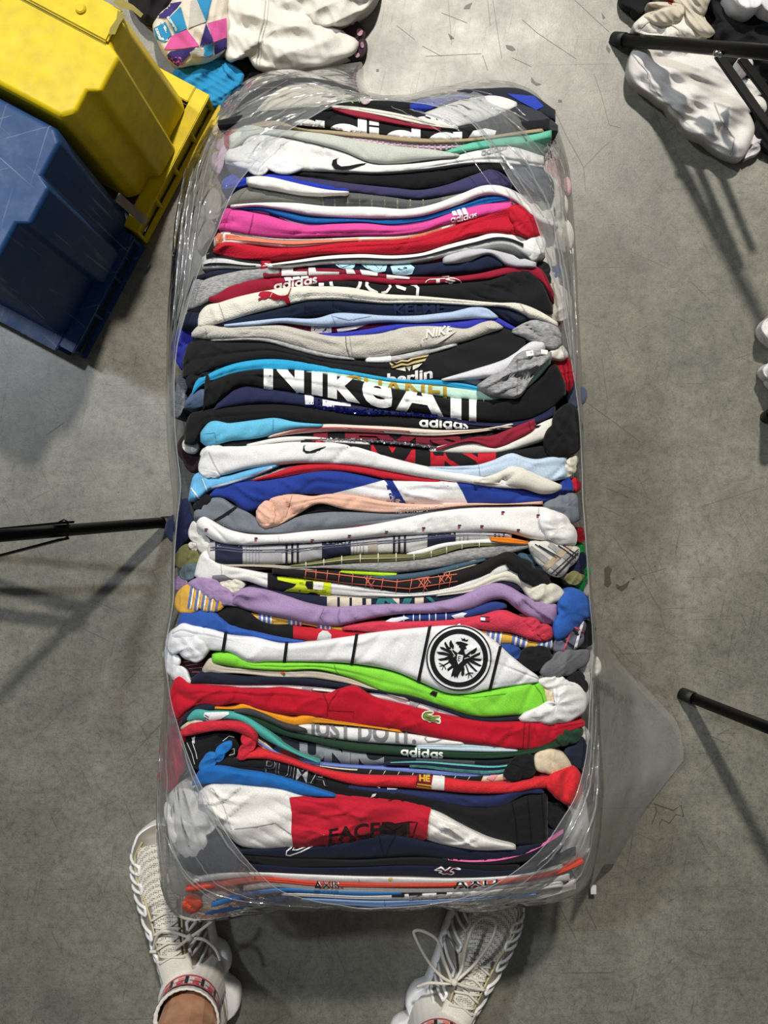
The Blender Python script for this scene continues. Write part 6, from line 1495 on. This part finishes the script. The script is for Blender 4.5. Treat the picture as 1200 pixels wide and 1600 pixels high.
def shoe(toe, heel, medial, knot, loops):
    L = math.hypot(toe[0] - heel[0], toe[1] - heel[1])
    ax = np.array([(toe[0] - heel[0]) / L, (toe[1] - heel[1]) / L, 0]); ay = np.array([-ax[1], ax[0], 0])   # ay: left of the walking direction
    h0 = np.array([heel[0], heel[1], 0])
    def P(s, y, z): return tuple(h0 + ax * s * L + ay * y + np.array([0, 0, z]))
    S = [0, .03, .10, .22, .36, .52, .66, .76, .86, .94, .985, 1.0]
    WL = [.006, .024, .034, .036, .034, .038, .046, .048, .044, .033, .018, .004]   # lateral half width
    WM = [.006, .024, .034, .035, .033, .037, .044, .045, .038, .026, .014, .004]
    HT = [.050, .070, .085, .088, .092, .088, .070, .058, .050, .042, .034, .026]
    fL, fM, fH = (spline(list(zip(S, q))) for q in (WL, WM, HT))
    zs = lambda s: 0.034 - 0.012 * s
    def up(s, a):
        "upper: a from -1 (right of axis) over the instep to +1 (left)"
        wl, wm = (fM(s), fL(s)) if medial > 0 else (fL(s), fM(s))
        w = float(wl if a > 0 else wm); h = float(fH(s)); z0 = zs(s)
        ang = (1 - abs(a)) * math.pi / 2
        y = w * math.cos(ang) ** .75 * (1 if a > 0 else -1); z = z0 + (h - z0) * math.sin(ang) ** .8
        return P(s, y, z)
    def upo(s, a, off):
        p = np.array(up(s, a)); e = .01
        d1 = np.array(up(min(1, s + e), a)) - np.array(up(max(0, s - e), a)); d2 = np.array(up(s, min(1, a + e))) - np.array(up(s, max(-1, a - e)))
        n = np.cross(d1, d2); n = n / (np.linalg.norm(n) + 1e-9)
        if n[2] < 0: n = -n
        return tuple(p + n * off)
    root = bpy.data.objects.new('shoe', None); scene.collection.objects.link(root); root.parent = PER; root['_org'] = tuple(org)
    root['label'] = 'white and silver running shoe'
    ns, na = 46, 25
    ss = 0.5 * (1 - np.cos(np.linspace(0, math.pi, ns))); aa = np.linspace(-1, 1, na)
    V = [up(s, a) for s in ss for a in aa]
    o = link('upper', V, grid_faces(ns, na), SILV, root); fix_normals(o)
    # sole: outline swelling into rounded pods at the heel side
    def so(s, side, k):
        w = float((fM(s) if (side > 0) == (medial > 0) else fL(s))) + .005
        pod = 0
        if (side > 0) == (medial > 0):
            for c in (.10, .30): pod += .013 * max(0, 1 - ((s - c) / .075) ** 2) ** .5 if abs(s - c) < .075 else 0
        else:
            pod = .004 * max(0, math.sin(s * 26)) * (s < .5)
        return P(s, side * (w + pod) * k, 0)
    rows_ = []
    for z, k in ((.0, .90), (.004, .98), (.014, 1.0), (.028, 1.0), (.036, .95), (.037, .86)):
        loop = [so(s, 1, k) for s in ss] + [so(s, -1, k) for s in ss[::-1]]
        rows_.append([(x, y, z * (1.0 if i < 0 else 1) + (0 if z < .02 else -.010 * (ss[i] if i < ns else ss[2 * ns - 1 - i]))) for i, (x, y, _) in enumerate(loop)])
    n = 2 * ns; V = [q for r in rows_ for q in r]; F = []
    for i in range(len(rows_) - 1):
        for j in range(n): F.append((i * n + j, i * n + (j + 1) % n, (i + 1) * n + (j + 1) % n, (i + 1) * n + j))
    F.append(tuple(range(n))); F.append(tuple((len(rows_) - 1) * n + j for j in range(n)))
    o = link('sole', V, F, SOLE, root); fix_normals(o)
    def patch(name, s0, s1, a0, a1, mat, off=.0012, ns_=14, na_=14, f0=None, f1=None):
        V = []
        for i in range(ns_):
            s = s0 + (s1 - s0) * i / (ns_ - 1)
            b0, b1 = (a0, a1) if f0 is None else (f0(s), f1(s))
            for j in range(na_): V.append(upo(s, b0 + (b1 - b0) * j / (na_ - 1), off))
        o = link(name, V, grid_faces(ns_, na_), mat, root)
        md = o.modifiers.new('thick', 'SOLIDIFY'); md.thickness = .0014; md.offset = 0
        return o
    patch('toe_mesh', .68, .93, -.45, .45, MESH, .0008)
    patch('tongue', .44, .68, -.17, .17, MESH, .0035)
    patch('heel_counter', .03, .30, .25, .95, WH, .0012); patch('heel_counter', .03, .30, -.95, -.25, WH, .0012)
    def ribbon(name, path, w, mat, off=.0016):
        "flat strip on the upper along (s, a) points"
        pp = []
        for (s0, a0), (s1, a1) in zip(path[:-1], path[1:]):
            for k in range(8): pp.append((s0 + (s1 - s0) * k / 8, a0 + (a1 - a0) * k / 8))
        pp.append(path[-1])
        return tube(name, [upo(s, a, off) for s, a in pp], w, mat, root, 6)
    for sd in (1, -1):
        for s in (.40, .50, .60, .70, .79, .87):
            ribbon('overlay', [(s + .025, sd * .90), (s - .02, sd * .34), (s - .052, sd * .36), (s - .025, sd * .90)], .0024, WH)
        ribbon('eyestay_piping', [(.34, sd * .10), (.45, sd * .22), (.60, sd * .24), (.70, sd * .30), (.80, sd * .46), (.90, sd * .50), (.95, sd * .30)], .0017, plain('cream_piping', '#b5a983', .4))
        ribbon('heel_overlay', [(.03, sd * .6), (.14, sd * .55), (.28, sd * .62), (.40, sd * .9)], .0030, WH)
        ribbon('heel_overlay', [(.02, sd * .8), (.14, sd * .78), (.30, sd * .90)], .0026, SILV)
        for k in range(4):
            s = .46 + k * .055
            ribbon('lace_bar', [(s, sd * .20), (s + .03, -sd * .16)], .0017, LACE, .0068)
    # collar
    c = []
    for k in range(28):
        t = 2 * math.pi * k / 28
        c.append(P(.215 + .155 * math.cos(t), .031 * math.sin(t), .083 + .012 * math.cos(t)))
    tube('collar', c, .0085, cloth('#cfccc4'), root, 10, False, close=True)
    patch('tongue_tip', .36, .47, -.30, .30, cloth('#d9d5cb'), .006)
    return P, upo, root
def lace(root, pix, r=.0021):
    p = [Vector(W(*q)) for q in pix]
    out = []
    for i in range(len(p) - 1):
        a = p[max(0, i - 1)]; b_, c = p[i], p[i + 1]; d = p[min(len(p) - 1, i + 2)]
        for k in range(6):
            t = k / 6
            out.append(0.5 * ((2 * b_) + (c - a) * t + (2 * a - 5 * b_ + 4 * c - d) * t * t + (3 * b_ - a - 3 * c + d) * t ** 3))
    out.append(p[-1])
    return tube('lace', [tuple(q) for q in out], r, LACE, root, 8)
P1, U1, shl = shoe((-.327, -.446), (-.247, -.735), -1, None, None)
lace(shl, [(296, 1465, .102), (280, 1478, .100), (266, 1486, .085), (234, 1487, .085)])
lace(shl, [(296, 1465, .102), (310, 1456, .104), (328, 1442, .096), (334, 1436, .09)])
lace(shl, [(296, 1465, .102), (276, 1458, .10), (258, 1455, .10), (246, 1462, .09), (240, 1484, .075)])
lace(shl, [(296, 1466, .102), (318, 1468, .10), (336, 1482, .09), (344, 1500, .085)])
P2, U2, shr = shoe((.175, -.524), (.041, -.792), 1, None, None)
lace(shr, [(708, 1536, .102), (690, 1526, .105), (668, 1500, .105), (648, 1462, .10), (650, 1454, .10), (664, 1456, .10), (684, 1470, .10), (694, 1500, .104), (706, 1534, .102)])
lace(shr, [(710, 1534, .102), (722, 1512, .100), (728, 1480, .098), (740, 1446, .092), (756, 1433, .088), (772, 1438, .086), (774, 1452, .086), (764, 1476, .090), (742, 1506, .096), (714, 1532, .102)])
lace(shr, [(708, 1536, .102), (694, 1537, .102), (670, 1536, .098), (652, 1542, .09)])
lace(shr, [(712, 1536, .102), (730, 1542, .098), (757, 1547, .088)])
for rt, q in ((shl, (296, 1465, .104)), (shr, (710, 1535, .105))):
    bm = bmesh.new(); bmesh.ops.create_uvsphere(bm, u_segments=12, v_segments=8, radius=.0048, matrix=Matrix.Translation(Vector(W(*q))))
    link_bm('lace_knot', bm, LACE, rt, smooth=True)
def sock(c0, c1, ctoe, top, band):
    "ribbed crew sock around the ankle with a patterned cuff band"
    n, m = 84, 26
    V = []
    cl = []
    for i in range(m):
        t = i / (m - 1)
        z = .05 + (top - .05) * t
        c = (c0[0] + (c1[0] - c0[0]) * t, c0[1] + (c1[1] - c0[1]) * t)
        r0 = .0425 - .004 * math.sin(t * 3.0)
        cl.append((c, z, r0))
        for k in range(n):
            a = 2 * math.pi * k / n
            r = r0 + (.0006 if k % 3 == 0 else 0)
            fx = 1 + .35 * (1 - t) ** 2 * max(0, math.cos(a - ctoe))
            V.append((c[0] + r * fx * math.cos(a), c[1] + r * fx * math.sin(a), z))
    for k in range(n):      # turned in edge
        x, y, z = V[(m - 1) * n + k]; c = cl[-1][0]
        V.append((c[0] + (x - c[0]) * .90, c[1] + (y - c[1]) * .90, z - .004))
    F = [(i * n + k, i * n + (k + 1) % n, (i + 1) * n + (k + 1) % n, (i + 1) * n + k) for i in range(m) for k in range(n)]
    o = link('sock', V, F, cloth('#dedad2'), PER); fix_normals(o)
    o['label'] = 'white ribbed sock with pink and black band'
    def strip(name, t0, t1, a0, a1, col, off=.0014):
        VV, k = [], 14
        for i in range(4):
            t = t0 + (t1 - t0) * i / 3
            z = .05 + (top - .05) * t; c = (c0[0] + (c1[0] - c0[0]) * t, c0[1] + (c1[1] - c0[1]) * t); r = .0425 - .004 * math.sin(t * 3.0) + off
            for j in range(k + 1):
                a = a0 + (a1 - a0) * j / k
                fx = 1 + .35 * (1 - t) ** 2 * max(0, math.cos(a - ctoe))
                VV.append((c[0] + r * fx * math.cos(a), c[1] + r * fx * math.sin(a), z))
        q = link(name, VV, grid_faces(4, k + 1), cloth(col), o); fix_normals(q)
        return q
    b0, b1 = band
    dt = (b1 - b0)
    for q in range(12):
        a = q * math.pi / 6
        strip('band', b0, b0 + dt * .10, a, a + math.pi / 6, '#c8405e'); strip('band', b0 + dt * .76, b0 + dt * .88, a, a + math.pi / 6, '#c8405e'); strip('band', b0 + dt * .90, b1, a, a + math.pi / 6, '#1a1820')
        strip('band_figure', b0 + dt * .12, b0 + dt * .74, a + .02, a + .13, '#1a1820', .0013); strip('band_figure', b0 + dt * .18, b0 + dt * .42, a + .16, a + .36, '#e88a78', .0013)
        strip('band_figure', b0 + dt * .48, b0 + dt * .70, a + .18, a + .40, '#d8475e', .0013); strip('band_figure', b0 + dt * .43, b0 + dt * .47, a + .12, a + .5, '#1a1820', .0013)
    return o
sock((-.264, -.665), (-.252, -.650), 1.84, .150, (.56, .90))
sock((.075, -.722), (.069, -.703), 1.11, .150, (.62, .96))
